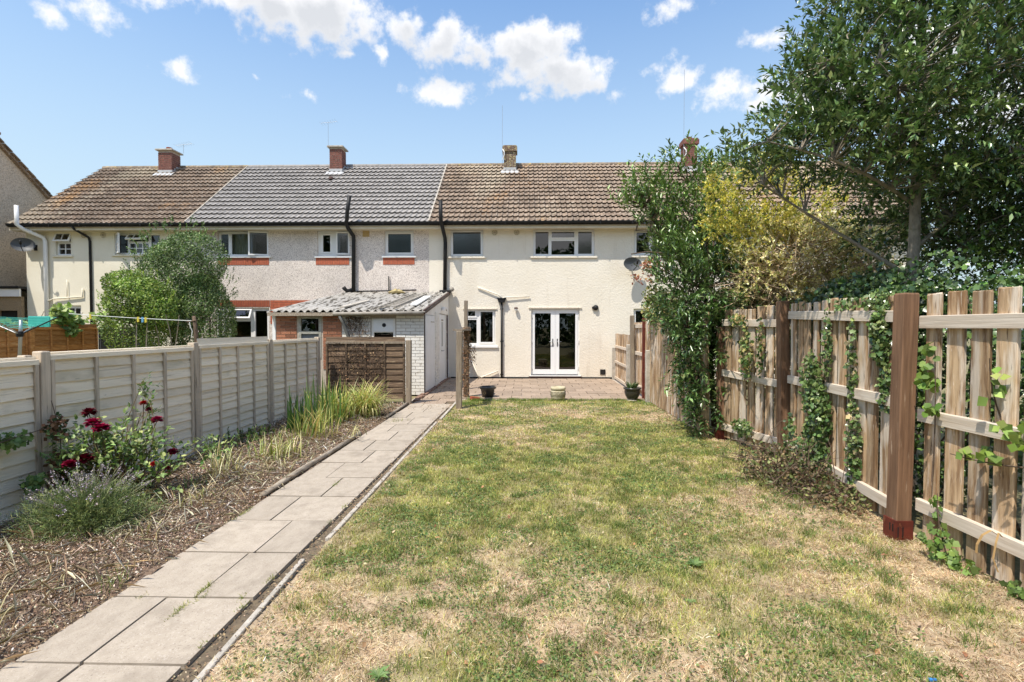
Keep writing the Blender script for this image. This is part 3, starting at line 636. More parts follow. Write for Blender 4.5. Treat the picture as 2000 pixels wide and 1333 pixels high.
pipe(H2,[(-5.3,16.0,2.71),(-3.36,16.0,2.75)],.022,'black',6,'waste_pipe'); pipe(H2,[(-4.22,16.01,2.72),(-4.22,16.01,3.18)],.018,'black',6,'waste_pipe')
chimney(H2,-6.90,8.16,M['brick_chim'],w=.45,pot=None)
_rf=[c for c in H2.children if c.name.startswith('roof.') or c.name=='roof'][0]
MB().lathe((-6.86,18.30,6.83),[(.09,0),(.08,.06),(.05,.10),(.0,.12)],12).build('roof_vent',M['browndoor'],_rf)
# --- house 3 (ours, cream render)
D=(-2.31,-1.285,3.79,4.60); E_=(.26,2.155,3.79,4.60); K=(-1.86,-.905,1.02,2.15); FD=(.20,1.70,.10,2.18)
H3=house('cream rendered terrace house with white french doors opening onto the patio',-2.97,3.0,M['cream'],[D,E_,K,FD],-2.90,5.05,TB)
window(H3,*D,[(-2.235,-1.36,3.865,4.555)],sashes=(0,),glass='glass_blue',sm='cream'); MB().box(-2.31,-1.285,WY+.19,WY+.2,3.8,4.6).build('blind',M['blind'],H3)
window(H3,*E_,[(.335,.735,3.87,4.55),(.83,1.54,4.37,4.55),(.83,1.54,3.85,4.27),(1.655,2.075,3.87,4.55)],sashes=(1,),sm='cream',gl={1:'glass_blue',3:'glass_blue'})
MB().box(1.6,2.16,WY+.19,WY+.2,3.8,4.6).build('blind',M['blind'],H3)
w=window(H3,*K,[(-1.77,-1.54,1.94,2.10),(-1.80,-1.50,1.10,1.83),(-1.38,-.99,1.13,2.08)],sashes=(0,2))
MB().box(-1.92,-.85,WY-.03,WY,2.155,2.185).build('drip_lintel',M['cream'],H3); MB().box(.12,1.76,WY-.035,WY,2.185,2.22).build('drip_lintel',M['cream'],H3)
MB().box(-1.12,-.98,WY+.3,WY+.32,1.3,1.85).build('blind',M['pvc'],H3)
# french doors
fr=MB().holed(.20,1.70,.10,2.18,FY,FY+.06,[(.25,.943,.13,2.13),(.957,1.65,.13,2.13)]).build('door_frame',M['pvc'],H3)
for s,(a,b) in enumerate(((.252,.946),(.954,1.648))):
    gx0,gx1=(a+.072,b-.115) if s==0 else (a+.115,b-.072); gx0,gx1=(.315,.812) if s==0 else (1.075,1.575)
    d=MB().holed(a,b,.135,2.13,FY-.02,FY+.04,[(gx0,gx1,.285,2.03)]).build('french_door',M['pvc'],H3)
    MB().quad((gx0,FY+.01,.285),(gx1,FY+.01,.285),(gx1,FY+.01,2.03),(gx0,FY+.01,2.03)).build('pane',M['glass'],d)
    hx=.875 if s==0 else 1.015; t=-1 if s==0 else 1
    MB().cbox(hx-.014,hx+.014,FY-.032,FY-.02,1.0,1.24,.004).build('handle_plate',M['black'],d)
    MB().tube([(hx,FY-.03,1.15),(hx,FY-.07,1.15),(hx+t*.02,FY-.08,1.15),(hx+t*.12,FY-.08,1.145)],.010,8).build('handle',M['steel'],d,smooth=True)
    for z in (.3,1.12,1.9): xx=.235 if s==0 else 1.665; MB().tube([(xx,FY-.03,z),(xx,FY-.03,z+.1)],.012,8).build('hinge',M['pvc'],d)
MB().box(.13,1.77,WY-.03,WY+.07,.0,.075).build('doorstep',M['browndoor'],H3); MB().cbox(.16,1.74,WY-.06,FY,.078,.10,.004).build('threshold',M['pvc'],H3)
mb=MB(); mb.box(-2.3,.128,WY-.012,WY,0,.05); mb.box(1.772,2.9,WY-.012,WY,0,.05); mb.build('plinth',M['black'],H3)
vent(H3,-.93,4.53); vent(H3,-.25,4.53)
mb=MB(); mb.quad((-.84,15.92,2.49),(-.58,15.92,2.49),(-.62,15.93,2.36),(-.80,15.93,2.36)).quad((-.84,15.92,2.49),(-.80,15.93,2.36),(-.80,16.05,2.36),(-.84,16.05,2.49)).quad((-.58,15.92,2.49),(-.58,16.05,2.49),(-.62,16.05,2.36),(-.62,15.93,2.36)).quad((-.84,15.92,2.49),(-.84,16.05,2.49),(-.58,16.05,2.49),(-.58,15.92,2.49)); mb.box(-.85,-.57,15.91,16.05,2.47,2.50)
mb.build('hopper_head',M['black'],H3)
pipe(H3,[(-.71,16.0,2.4),(-.71,16.0,.03)],.033,'black')
for z in (2.15,1.15,.12): MB().box(-.76,-.66,15.99,WY,z,z+.03).build('pipe_bracket',M['black'],H3)
pipe(H3,[(-1.46,16.02,2.84),(-.80,16.0,2.60),(-.72,15.98,2.5)],.02,'cream',8,'waste_pipe'); pipe(H3,[(.16,16.02,2.545),(-.62,16.0,2.52),(-.68,15.98,2.49)],.016,'cream',8,'waste_pipe')
pipe(H3,[(-1.66,16.0,.55),(-1.45,15.98,.12),(-1.40,15.98,.03)],.022,'cream',8,'waste_pipe'); pipe(H3,[(-1.36,15.98,.04),(-1.28,15.99,.07),(-.83,16.01,.24)],.022,'cream',8,'waste_pipe')
MB().box(2.34,2.50,WY-.02,WY,.13,.29).build('air_brick',M['black'],H3)
pipe(H3,[(-2.50,15.42,5.36),(-2.50,15.44,4.80),(-2.49,15.52,4.70),(-2.46,15.96,4.36),(-2.45,15.98,4.2),(-2.47,15.98,2.70)],.058,'black',12,'soil_pipe')
MB().cbox(-2.62,-2.28,15.85,WY,2.66,2.74,.01).build('pipe_collar',M['black'],H3)
MB().lathe((-2.24,15.9,2.69),[(0,.0),(.05,.02),(.075,.07),(.05,.13),(0,.15)],12).build('pipe_cap',M['gutter_grey'],H3,smooth=True)
chimney(H3,-.54,8.13,M['brick_lichen'],w=.43,cap='corbel')
# --- house 4 behind the trees
w4=(3.37,4.7,3.80,4.60); w4g=(3.36,4.6,.9,2.17)
H4=house('cream terrace house half hidden behind the laurel, past the satellite dish',3.0,12.0,M['cream'],[w4,w4g],5.05,12.0,TB,limit=300)
window(H4,*w4,[(3.44,3.83,3.88,4.52),(3.95,4.6,3.88,4.52)],sashes=(0,),sm='cream'); window(H4,*w4g,[(3.44,3.9,.98,2.1),(4.0,4.5,.98,2.1)],sm='cream')
chimney(H4,5.96,8.33,M['brick_chim'],w=.46,cap='corbel',pot=.10)
# white verge strips where the roofs meet
for x,hh in ((-10.40,H2),(-2.90,H3)):
    c,s=math.cos(P_),math.sin(P_); mb=MB(); Mx=Matrix.Translation((x,15.68,4.80))@Matrix.Rotation(P_,4,'X'); mb.box(-.018,.018,0,SL,.0,.05,Mx); mb.build('verge_strip',M['concrete'],hh)
# --- neighbouring gable and flat-roofed outbuilding on the far left
NB=thing('gabled_house','beige pebbledashed gable end of the neighbouring house at far left edge','house',(-17,16.2,0))
MB().quad((-17,12.5,0),(-17,19.9,0),(-17,19.9,4.79),(-17,16.2,7.63),(-17,12.5,4.79)).quad((-17,12.5,0),(-17,12.5,4.79),(-26,12.5,4.79),(-26,12.5,0)).quad((-17,19.9,0),(-26,19.9,0),(-26,19.9,4.79),(-17,19.9,4.79)).build('gable_wall',M['pebble2'],NB)
mb=MB()
for sgn in (1,-1):
    p=[(-16.88,16.2,7.72),(-26,16.2,7.72),(-26,16.2+sgn*4.0,4.65),(-16.88,16.2+sgn*4.0,4.65)]
    mb.quad(*p); mb.quad(*[(q[0],q[1],q[2]-.09) for q in p][::-1]); mb.quad(p[0],p[3],(p[3][0],p[3][1],p[3][2]-.09),(p[0][0],p[0][1],p[0][2]-.09))
rfn=mb.build('roof',M['tile_brown'],NB)
vm=shared(MB().cbox(-.09,.06,-.16,.16,-.018,.022,.006),'verge_tile',M['tile_brown'])
for i in range(15):
    t=(i+.5)/15; put('verge_tile',vm,(-16.86,16.2+4.0*t,7.75-3.07*t),(-math.atan2(3.07,4.0)+.05,0,0),(1,1,1),rfn)
put('ridge_tile',vm,(-16.85,16.2,7.80),(0,0,0),(1.1,.9,2),rfn)
OB=thing('outbuilding','low flat roofed brown outbuilding with white fascia beside the end house','outbuilding',(-17,15.85,0))
MB().holed(-18.6,-15.82,0,2.56,15.9,16.0,[(-16.55,-15.95,1.0,2.12)],back=False).build('wall',mat('brown_pebbledash',(.36,.27,.17),(.24,.18,.11),30,coord='World',rough=.9,bump=.4,bscale=40),OB)
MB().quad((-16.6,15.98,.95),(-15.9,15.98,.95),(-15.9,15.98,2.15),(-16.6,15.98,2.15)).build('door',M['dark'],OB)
MB().box(-18.7,-15.80,15.82,15.88,2.56,2.80).build('fascia',M['pvc'],OB); MB().box(-18.75,-15.79,15.78,19.1,2.805,2.88).build('flat_roof',M['black'],OB)
# --- lean-to with corrugated roof
LT=thing('lean_to','old brick lean-to with corrugated cement roof and white side doors','outhouse',(-4.1,12.1,0))
LY=12.1; lz=lambda y:1.985+(y-12.0)*.172
fh=[(-5.34,-4.80,.85,1.84),(-3.60,-3.04,.85,1.80)]
MB().holed(-5.95,-2.36,0,1.93,LY,LY+.11,fh,back=True).build('front_wall',M['mortar'],LT)
rs=MB(); SX=-2.36; dr=[(12.25,13.50,.05,1.90),(14.25,15.40,.05,1.98),(15.55,15.98,.05,1.98)]
ys=sorted({12.1,16.05}|{d[0] for d in dr}|{d[1] for d in dr})
for a,b in zip(ys,ys[1:]):
    d=[q for q in dr if q[0]<=a<q[1]]; z0=d[0][3] if d else 0
    rs.quad((SX,a,z0),(SX,b,z0),(SX,b,lz(b)-.04),(SX,a,lz(a)-.04))
    rs.quad((SX-.11,a,0),(SX-.11,a,lz(a)-.04),(SX-.11,b,lz(b)-.04),(SX-.11,b,0))
for d in dr:
    for y in d[:2]: rs.quad((SX,y,0),(SX-.11,y,0),(SX-.11,y,d[3]),(SX,y,d[3]))
    rs.quad((SX,d[0],d[3]),(SX,d[1],d[3]),(SX-.11,d[1],d[3]),(SX-.11,d[0],d[3]))
rs.build('side_wall',M['whitewall'],LT)
MB().quad((-5.95,12.1,0),(-5.95,12.1,1.93),(-5.95,16.05,2.6),(-5.95,16.05,0)).build('far_side_wall',M['whitewall'],LT)
BM={k:shared(MB().cbox(-.5,.5,-.5,.5,-.5,.5,.03),'brick',M[k]) for k in ('brick_old','whitepaint')}
def brickwork(x0,x1,z0,z1,m,y=LY,axis='x',jit=.004,jj=.011):
    r=0; z=z0
    while z<z1-.03:
        zt=min(z+.075,z1); x=x0-(.1125 if r%2 else 0)
        while x<x1-.02:
            a,b=max(x,x0),min(x+.225,x1)
            if b-a>.04:
                c=(a+b)/2; dp=.020; off=random.uniform(0,jit)
                if axis=='x': put('brick',BM[m],(c,y-.004-off,(z+zt)/2),(0,0,0),(b-a-jj,dp,zt-z-jj),LT)
                else: put('brick',BM[m],(SX+.004+off,c,(z+zt)/2),(0,0,0),(dp,b-a-jj,zt-z-jj),LT)
            x+=.225
        z+=.075; r+=1
brickwork(-5.87,-5.38,.6,1.86,'brick_old'); brickwork(-4.76,-4.31,.6,1.86,'brick_old')
brickwork(-4.30,-3.62,.9,1.86,'whitepaint',jit=.012); brickwork(-3.02,-2.36,.0,1.90,'whitepaint')
brickwork(13.55,14.2,.0,2.0,'whitepaint',axis='y')
MB().box(-5.96,-5.885,LY-.02,LY+.02,0,1.88).build('corner_trim',M['pvc'],LT)
# front windows of the lean-to
wn=MB().holed(-5.34,-4.80,.85,1.84,LY-.01,LY+.05,[(-5.28,-4.86,1.50,1.80),(-5.28,-4.86,.9,1.44)]).build('window',mat('grey_painted_frame',(.42,.42,.38),(.25,.24,.20),14,rough=.8),LT)
MB().quad((-5.28,LY+.03,1.5),(-4.86,LY+.03,1.5),(-4.86,LY+.03,1.8),(-5.28,LY+.03,1.8)).build('pane',M['glass'],wn)
MB().quad((-5.28,LY+.03,.9),(-4.86,LY+.03,.9),(-4.86,LY+.03,1.44),(-5.28,LY+.03,1.44)).build('pane',mat('dusty_glass',(.10,.12,.15),(.16,.18,.21),7,(1,1,5),rough=.25,spec=.5),wn)
wn=MB().holed(-3.60,-3.04,.85,1.80,LY-.01,LY+.05,[(-3.55,-3.09,.9,1.47)]).build('window',M['whitepaint'],LT)
MB().holed(-3.55,-3.09,1.49,1.77,LY-.028,LY-.012,[]).build('panel',M['whitedoor'],wn)
mb=MB(); cx,cz=-3.30,1.645
for k in range(20): a=2*PI*k/20; b=2*PI*(k+1)/20; mb.quad((cx,LY-.031,cz),(cx+.048*math.cos(a),LY-.031,cz+.048*math.sin(a)),(cx+.048*math.cos(b),LY-.031,cz+.048*math.sin(b)))
mb.build('vent_hole',M['black'],wn)
MB().quad((-3.55,LY+.03,.9),(-3.09,LY+.03,.9),(-3.09,LY+.03,1.47),(-3.55,LY+.03,1.47)).build('pane',M['glass'],wn)
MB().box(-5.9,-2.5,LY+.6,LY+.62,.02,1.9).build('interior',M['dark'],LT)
# side doors
d=MB().cbox(SX-.03,SX+.012,12.27,13.48,.06,1.89,.004).build('door',M['whitedoor'],LT); MB().box(SX+.012,SX+.022,12.9,13.35,1.72,1.74).build('latch',M['gutter_grey'],d)
d=MB().cbox(SX-.04,SX-.01,14.29,15.36,.06,1.96,.004).build('door',M['whitedoor'],LT)
MB().box(SX-.012,SX-.004,14.72,14.90,1.05,1.75).build('pane',mat('ribbed_glass',(.30,.31,.30),rough=.3),d); MB().box(SX-.008,SX+.004,14.68,14.94,1.78,1.82).build('letter_plate',M['gutter_grey'],d)
MB().tube([(SX-.01,14.62,.93),(SX+.05,14.62,.93),(SX+.05,14.80,.93)],.012,8).build('handle',M['steel'],d,smooth=True)
d=MB().holed(15.57,15.97,.06,1.96,0,.03,[(15.63,15.91,.15+i*.45,.52+i*.45) for i in range(4)]).xf(Matrix(((0,1,0,SX-.05),(1,0,0,0),(0,0,1,0),(0,0,0,1)))).build('door',M['browndoor'],LT)
MB().quad((SX-.04,15.6,.1),(SX-.04,15.95,.1),(SX-.04,15.95,1.9),(SX-.04,15.6,1.9)).build('pane',M['glass'],d)
# corrugated roof: four sheets side by side
def corr(xa,xb,zo=0,y0=11.93,y1=16.03,skl=0,skr=0,tilt=0):
    mb=MB(); n=max(8,int((xb-xa)/.175*10)); ny=6
    for j in range(ny+1):
        t=j/ny; y=y0+(y1-y0)*t
        for i in range(n+1):
            s=i/n; x=xa+(xb-xa)*s; x=x+skl*t*(1-s)+skr*t*s; u=(xa+(xb-xa)*s)/.175
            mb.v.append((x,y,lz(y)+.028*math.sin(2*PI*u)+zo))
    for j in range(ny):
        for i in range(n): a=j*(n+1)+i; mb.f.append((a,a+1,a+n+2,a+n+1))
    k=len(mb.v)
    for i in range(n+1): v=mb.v[i]; mb.v.append((v[0],v[1]+.002,v[2]-.010))
    for i in range(n): mb.f.append((k+i,k+i+1,i+1,i))
    return mb
for i in range(4):
    xa=-6.02+i*.925; xb=xa+.955
    corr(xa,xb,zo=.004*(i%2)+.002*i,y0=11.93-.02*random.random(),skl=.36*(1-i/4),skr=.36*(1-(i+1)/4)).build('roof_sheet',M['asbestos'],LT,smooth=True)
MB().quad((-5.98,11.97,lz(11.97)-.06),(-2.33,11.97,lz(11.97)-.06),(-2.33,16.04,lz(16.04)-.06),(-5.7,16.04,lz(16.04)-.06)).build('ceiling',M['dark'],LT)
MB().box(-6.0,-4.22,11.93,11.99,1.86,1.94).build('fascia_board',M['log'],LT); MB().tube([(-4.45,11.92,1.905),(-2.34,11.90,1.93)],.042,10).build('gutter',M['gutter_grey'],LT,smooth=True)
MB().tube([(-4.30,11.93,1.86),(-4.24,12.0,1.7),(-4.08,12.04,1.2),(-4.02,12.04,.2)],.04,10).build('downpipe',mat('grey_pipe',(.14,.14,.13),rough=.6),LT,smooth=True)
mb=MB(); T=math.atan(.172)
Mx=Matrix.Translation((-2.335,11.95,lz(11.95)-.02))@Matrix.Rotation(T,4,'X'); mb.box(-.02,.02,0,4.12,-.06,.045,Mx); mb.build('barge_board',M['browndoor'],LT)
# loose things on the lean-to roof
lad=thing('ladder','short pale ladder lying on the corrugated lean-to roof','ladder',(-3.2,13.4,lz(13.4)+.05))
for x in (-3.42,-3.05): Mx=Matrix.Translation((x,12.1,lz(12.1)+.06))@Matrix.Rotation(T,4,'X')@Matrix.Rotation(R(-4),4,'Z'); MB().box(-.02,.02,0,2.9,-.02,.03,Mx).build('rail',M['gutter_grey'],lad)
for k in range(11): y=12.3+k*.25; MB().tube([(-3.42+(y-12.1)*.07,y,lz(y)+.065),(-3.05+(y-12.1)*.07,y,lz(y)+.065)],.012,6).build('rung',M['gutter_grey'],lad)
Mx=Matrix.Translation((-2.72,12.6,lz(12.6)+.05))@Matrix.Rotation(T,4,'X'); ground_at(tag(MB().box(-.09,.09,0,1.9,-.01,.02,Mx).build('loose_board',M['pvc']),'loose white board lying near the right edge of the lean-to roof','board'),(-2.7,13,lz(13)))
for x,w_ in ((-4.35,.1),):
    Mx=Matrix.Translation((x,12.25,lz(12.2)+.05))@Matrix.Rotation(T,4,'X')@Matrix.Rotation(R(-10),4,'Z'); ground_at(tag(MB().box(-.06,.06,0,1.3,-.01,.02,Mx).build('loose_board',M['concrete']),'loose grey strip lying across the middle of lean-to roof','board'),(x,12.8,lz(12.8)))
mb=MB(); mb.lathe((-3.88,15.6,lz(15.6)),[(.20,0),(.25,.05),(.16,.10),(.07,.13),(0,.13)],9)
for i,v in enumerate(mb.v): mb.v[i]=(v[0]*1+random.uniform(-.04,.04),v[1]+random.uniform(-.04,.04),v[2]+random.uniform(-.015,.03))
ground_at(tag(mb.build('foam_lump',mat('yellow_foam',(.50,.42,.22),(.30,.24,.12),14,rough=.9)),'lump of yellow foam at back of lean-to roof near wall','debris'),(-3.88,15.6,lz(15.6)))
# --- fixtures on walls
def dish(loc,rx,rz,label,yaw,tilt,armdir):
    d=thing('satellite_dish',label,'satellite dish',loc,'satellite dishes on the row of houses')
    mb=MB(); n=28; rings=7
    for j in range(rings+1):
        r=j/rings
        for k in range(n): a=2*PI*k/n; mb.v.append((rx*r*math.cos(a),.10*(1-r*r)*1.0,rz*r*math.sin(a)))
    for j in range(rings):
        for k in range(n): k2=(k+1)%n; mb.f.append((j*n+k,j*n+k2,(j+1)*n+k2,(j+1)*n+k))
    Mx=Matrix.Translation(loc)@Matrix.Rotation(R(yaw),4,'Z')@Matrix.Rotation(R(tilt),4,'X')
    mb.xf(Mx); mb.build('reflector',M['dish'],d,smooth=True)
    a=MB(); a.tube([(0,.02,-rz*.9),(0,-.20,-rz*.75),(0,-.30,-.06)],.012,6).tube([(0,-.27,-.09),(0,-.34,.02)],.03,8); a.xf(Mx).build('arm',M['black'],d,smooth=True)
    b=MB(); b.tube([tuple(Mx@Vector((0,.10,-.02))),(loc[0]+armdir,WY-.03,loc[2]-.04)],.022,8).cbox(loc[0]+armdir-.05,loc[0]+armdir+.05,WY-.02,WY,loc[2]-.13,loc[2]+.05,.004); b.build('bracket',M['black'],d,smooth=False)
    return d
dish((3.26,15.72,3.50),.30,.215,'grey satellite dish on cream wall above the low fence by laurel',14,-12,.0)
dish((-15.48,15.66,4.15),.29,.22,'grey satellite dish at the corner of the far left cream house',34,-12,.02)
l=thing('wall_lamp','small dome wall lamp left of the french doors','wall lamp',(-.265,WY,2.17),'outdoor lamps by the french doors')
MB().lathe((-.265,15.98,2.13),[(.0,.09),(.05,.08),(.062,.05),(.062,.035)],14).build('shade',M['browndoor'],l,smooth=True); MB().lathe((-.265,15.98,2.10),[(0,0),(.035,.005),(.05,.03),(.05,.065)],14).build('bowl',M['pvc'],l,smooth=True); MB().box(-.29,-.24,15.98,WY,2.15,2.2).build('backplate',M['browndoor'],l)
l=thing('wall_lamp','black round bulkhead light right of the french doors','wall lamp',(2.19,WY,2.2),'outdoor lamps by the french doors')
Mx=Matrix.Translation((2.19,WY,2.2))@Matrix.Rotation(R(90),4,'X')
MB().lathe((0,0,0),[(.085,0),(.085,.05),(.06,.09),(0,.10)],16).xf(Mx).build('housing',M['black'],l,smooth=True); MB().box(2.08,2.13,15.99,WY,2.17,2.23).build('sensor',M['black'],l)
l=thing('wall_lamp','white curved lamp above the white side door of lean-to','wall lamp',(SX,14.75,2.12),'outdoor lamps by the french doors')
MB().tube([(SX,14.6,2.10),(SX+.10,14.62,2.14),(SX+.14,14.75,2.13),(SX+.10,14.9,2.07)],.018,8).build('arm',M['pvc'],l,smooth=True); MB().lathe((SX+.05,14.6,2.07),[(.05,0),(.05,.08),(.02,.10)],10).build('shade',M['pvc'],l)
# aerials
def aerial(loc,h,label,kind):
    a=thing('tv_aerial',label,'aerial',loc,'television aerials on the chimneys')
    x,y,z=loc; MB().tube([(x,y,z),(x,y,z+h)],.007,5).build('mast',M['steel'],a)
    mb=MB()
    if kind=='yagi':
        mb.tube([(x-.25,y-.05,z+h-.05),(x+.3,y+.05,z+h+.05)],.005,5)
        for k in range(7): t=k/6; cx=x-.25+.55*t; mb.tube([(cx,y-.18,z+h-.05+.1*t),(cx,y+.18,z+h-.05+.1*t)],.003,4)
        mb.build('yagi',M['steel'],a)
    else:
        mb.tube([(x,y,z+.55),(x+.07,y-.06,z+.42),(x+.07,y-.06,z+.3),(x,y,z+.15)],.018,6); mb.build('bracket',M['pvc'],a)
aerial((-.81,18.86,7.5),2.1,'thin tall aerial pole strapped to the lichened chimney','rod'); aerial((5.70,18.86,7.5),3.3,'tall thin aerial pole beside the chimney behind the laurel top','rod')
aerial((-7.25,19.1,8.2),.95,'television aerial above the dark brick chimney of grey tiled roof','yagi'); aerial((-12.75,19.2,8.1),.32,'small television aerial right of the leftmost chimney','yagi')

# ================================================================== FENCES
# --- pale lap-panel fence on the left
LF=thing('lap_fence','pale weathered lap panel fence behind the flower bed and roses','fence',(-4.22,5,0))
lapv=[]
def lapboards(m,L=1.0,hgt=.135,nv=4,amp=.004,name='board'):
    out=[]
    for v in range(nv):
        mb=MB(); n=6; rows=((0,.023),(hgt,.003))
        w=[random.uniform(-amp,amp) for _ in range(n+1)]; w2=[random.uniform(-.002,.002) for _ in range(n+1)]
        for (z,x) in rows:
            for i in range(n+1): mb.v.append((x+w2[i],-L/2+L*i/n,z+(w[i] if z==0 else 0)))
        for i in range(n+1): mb.v.append((-.003,-L/2+L*i/n,w[i]))
        k=n+1
        for i in range(n): mb.f.append((i,i+1,k+i+1,k+i)); mb.f.append((2*k+i,2*k+i+1,i+1,i)); mb.f.append((2*k+i+1,2*k+i,k+i,k+i+1))
        out.append(shared(mb,name,m))
    return out
LBM=lapboards(M['wood_pale'])
BAT=shared(MB().cbox(-.011,.011,-.019,.019,-.5,.5,.003),'batten',M['wood_palev']); BAT2=shared(MB().cbox(-.019,.019,-.5,.5,-.022,.022,.003),'rail',M['wood_pale'])
POS=shared(MB().cbox(-.045,.045,-.045,.045,-.5,.5,.006),'post',M['wood_palev'])
def lap_panel(F,a,b,top,boards,bat,rail,pitch=.108,base=.0,nb=3,side=1,gravel=True,seed=0):
    """panel from a to b (x,y); battens stand on the side the normal points to"""
    a=Vector((*a,0)); b=Vector((*b,0)); d=(b-a); L=d.length; u=d/L; ang=math.atan2(u.y,u.x)-PI/2
    n=Vector((math.cos(ang),math.sin(ang),0)); mid=(a+b)/2
    z=base+.12; rows=int((top-.05-z)/pitch)+1
    if gravel: put('gravel_board',boards[0],mid+Vector((0,0,base-.04)),(0,0,ang),(1.4,L,1.25),F)
    for r in range(rows):
        zz=z+r*pitch; put('board',boards[r%len(boards)],mid+Vector((0,0,zz))-n*.002,(random.uniform(-.006,.006),random.uniform(-.02,.02),ang),(1,L,random.uniform(.97,1.04)),F)
    for i in range(nb+2):
        t=(.022+(L-.044)*i/(nb+1)); p=a+u*t+n*.027; put('batten',bat,p+Vector((0,0,(base+.05+top)/2)),(0,0,ang),(1,1,top-base-.09),F)
        if i in (0,nb+1): put('batten',bat,p-n*.045+Vector((0,0,(base+.05+top)/2)),(0,0,ang),(1,1,top-base-.06),F)
    put('rail',rail,mid+n*.020+Vector((0,0,top-.022)),(0,0,ang),(1,L,1),F)
    put('rail',rail,mid-n*.012+Vector((0,0,top+.012)),(0,0,ang),(1.3,L,.5),F)
ps=[.55,2.48,4.46,6.43,8.36,10.28]; px_=[-4.30,-4.27,-4.27,-4.18,-4.19,-4.16]; tp=[1.31,1.31,1.345,1.365,1.355]
for i,(x,y) in enumerate(zip(px_,ps)): put('post',POS,(x,y,.68),(R(random.uniform(-.6,.6)),R(random.uniform(-.6,.6)),0),(1,1,1.44 if i!=2 else 1.40),LF)
put('post',POS,(-4.30,4.34,.66),(0,0,0),(.8,.8,1.38),LF)
for i in range(5): lap_panel(LF,(px_[i],ps[i]+.055),(px_[i+1],ps[i+1]-.055),tp[i],LBM,BAT,BAT2)
# --- dark cross panel at the far end of the bed
CF=thing('lap_fence','dark brown lap panel with dead ivy in front of the brick lean-to','fence',(-3.3,10.6,0))
LBD=lapboards(M['wood_dark'],amp=.009,hgt=.15); BD=shared(MB().cbox(-.011,.011,-.019,.019,-.5,.5,.003),'batten',M['wood_dark']); RD=shared(MB().cbox(-.019,.019,-.5,.5,-.022,.022,.003),'rail',M['wood_grey'])
lap_panel(CF,(-4.10,10.58),(-2.47,10.62),1.30,LBD,BD,RD,pitch=.125,gravel=False,nb=3)
CP=shared(MB().cbox(-.05,.05,-.05,.05,-.5,.5,.007),'post',M['wood_grey']); put('post',CP,(-2.40,10.64,.65),(0,R(.5),0),(1.05,1.05,1.36),CF)
# --- orange and slate panels between the far left gardens
OF=thing('lap_fence','orange stained lap fence behind the rotary clothes dryer','fence',(-11.9,12,0))
LBO=lapboards(M['wood_orange'],amp=.008,hgt=.15); BO=shared(MB().cbox(-.011,.011,-.022,.022,-.5,.5,.003),'batten',M['wood_orange']); RO=shared(MB().cbox(-.019,.019,-.5,.5,-.024,.024,.003),'rail',M['wood_orange']); PO=shared(MB().cbox(-.05,.05,-.05,.05,-.5,.5,.006),'post',M['wood_orange'])
for a,b in ((8.25,10.12),(10.24,12.06),(12.20,14.10)): lap_panel(OF,(-11.9,a),(-11.9,b),1.585,LBO,BO,RO,pitch=.128,nb=3)
for y in (8.18,10.18,12.13): put('post',PO,(-11.87,y,.80),(0,0,0),(1.2,1.1,1.62),OF)
SF=thing('lap_fence','slate painted dark lap panel between orange fence and big bush','fence',(-11.9,15,0))
LBS=lapboards(M['wood_slate'],amp=.003,hgt=.15); BS=shared(MB().cbox(-.011,.011,-.022,.022,-.5,.5,.003),'batten',M['wood_slate']); RS=shared(MB().cbox(-.019,.019,-.5,.5,-.024,.024,.003),'rail',M['wood_slate'])
lap_panel(SF,(-11.9,14.18),(-11.9,15.98),1.575,LBS,BS,RS,pitch=.128,nb=2)
# --- slatted fence on the right: rails towards us, slats behind
RF=thing('slatted_fence','tall brown slatted fence with pale rails right of the lawn','fence',(3,4.5,0))
slm=[]
for v in range(5):
    mb=MB(); tw=random.uniform(-.004,.004)
    for z0,z1 in ((0,.5),(.5,1)):
        pass
    mb.cbox(-.013,.013,-.062,.062,0,1.0,.004)
    for k,q in enumerate(mb.v):
        if q[2]>.5: mb.v[k]=(q[0]+tw,q[1]+tw*.6,q[2]+(random.uniform(-.004,.004)))
    slm.append(shared(mb,'slat',M['wood_slat']))
RLM=shared(MB().cbox(-.019,.019,-.5,.5,-.045,.045,.005),'rail',M['wood_rail'])
RPM=shared(MB().cbox(-.055,.055,-.055,.055,0,1,.006),'post',M['wood_post'])
def slat_bay(a,b,rails,tops,n,base=(.02,.02)):
    a=Vector((*a,0)); b=Vector((*b,0)); d=b-a; L=d.length; u=d/L; ang=math.atan2(u.y,u.x)-PI/2; nrm_=Vector((math.cos(ang),math.sin(ang),0))
    for i in range(n):
        t=(i+.5)/n; p=a+d*t+nrm_*.030; h=tops[0]+(tops[1]-tops[0])*t+random.uniform(-.018,.018); z0=base[0]+(base[1]-base[0])*t+random.uniform(-.02,.012)
        put('slat',slm[random.randrange(5)],(p.x+random.uniform(-.003,.003),p.y,z0),(R(random.uniform(-.45,.45)),R(random.uniform(-.3,.3)),ang+R(random.uniform(-1.5,1.5))),(1,random.uniform(.95,1.08),h-z0),RF)
        # the slats of the far side, seen in the gaps
        q=a+d*min(1,(i+1)/n)+nrm_*.078
        if False: put('slat',slm[random.randrange(5)],(q.x,q.y,z0+.02),(0,0,ang),(1,.9,h-z0-.06),RF)
    for (z0,z1) in rails:
        m=(a+b)/2; put('rail',RLM,(m.x,m.y,(z0+z1)/2),(math.atan2(z1-z0,L),0,ang),(1,L,1),RF)
slat_bay((2.96,2.05),(2.90,3.86),[(1.63,1.63),(.955,.95),(.27,.29)],(1.86,1.83),10,(.0,.03))
slat_bay((2.90,4.02),(3.10,6.14),[(1.675,1.735),(1.01,.985),(.185,.215)],(1.84,1.87),12,(.03,.06))
slat_bay((3.10,6.30),(2.80,7.38),[(1.64,1.66),(.905,.955),(.20,.19)],(1.86,1.82),7,(.05,.05))
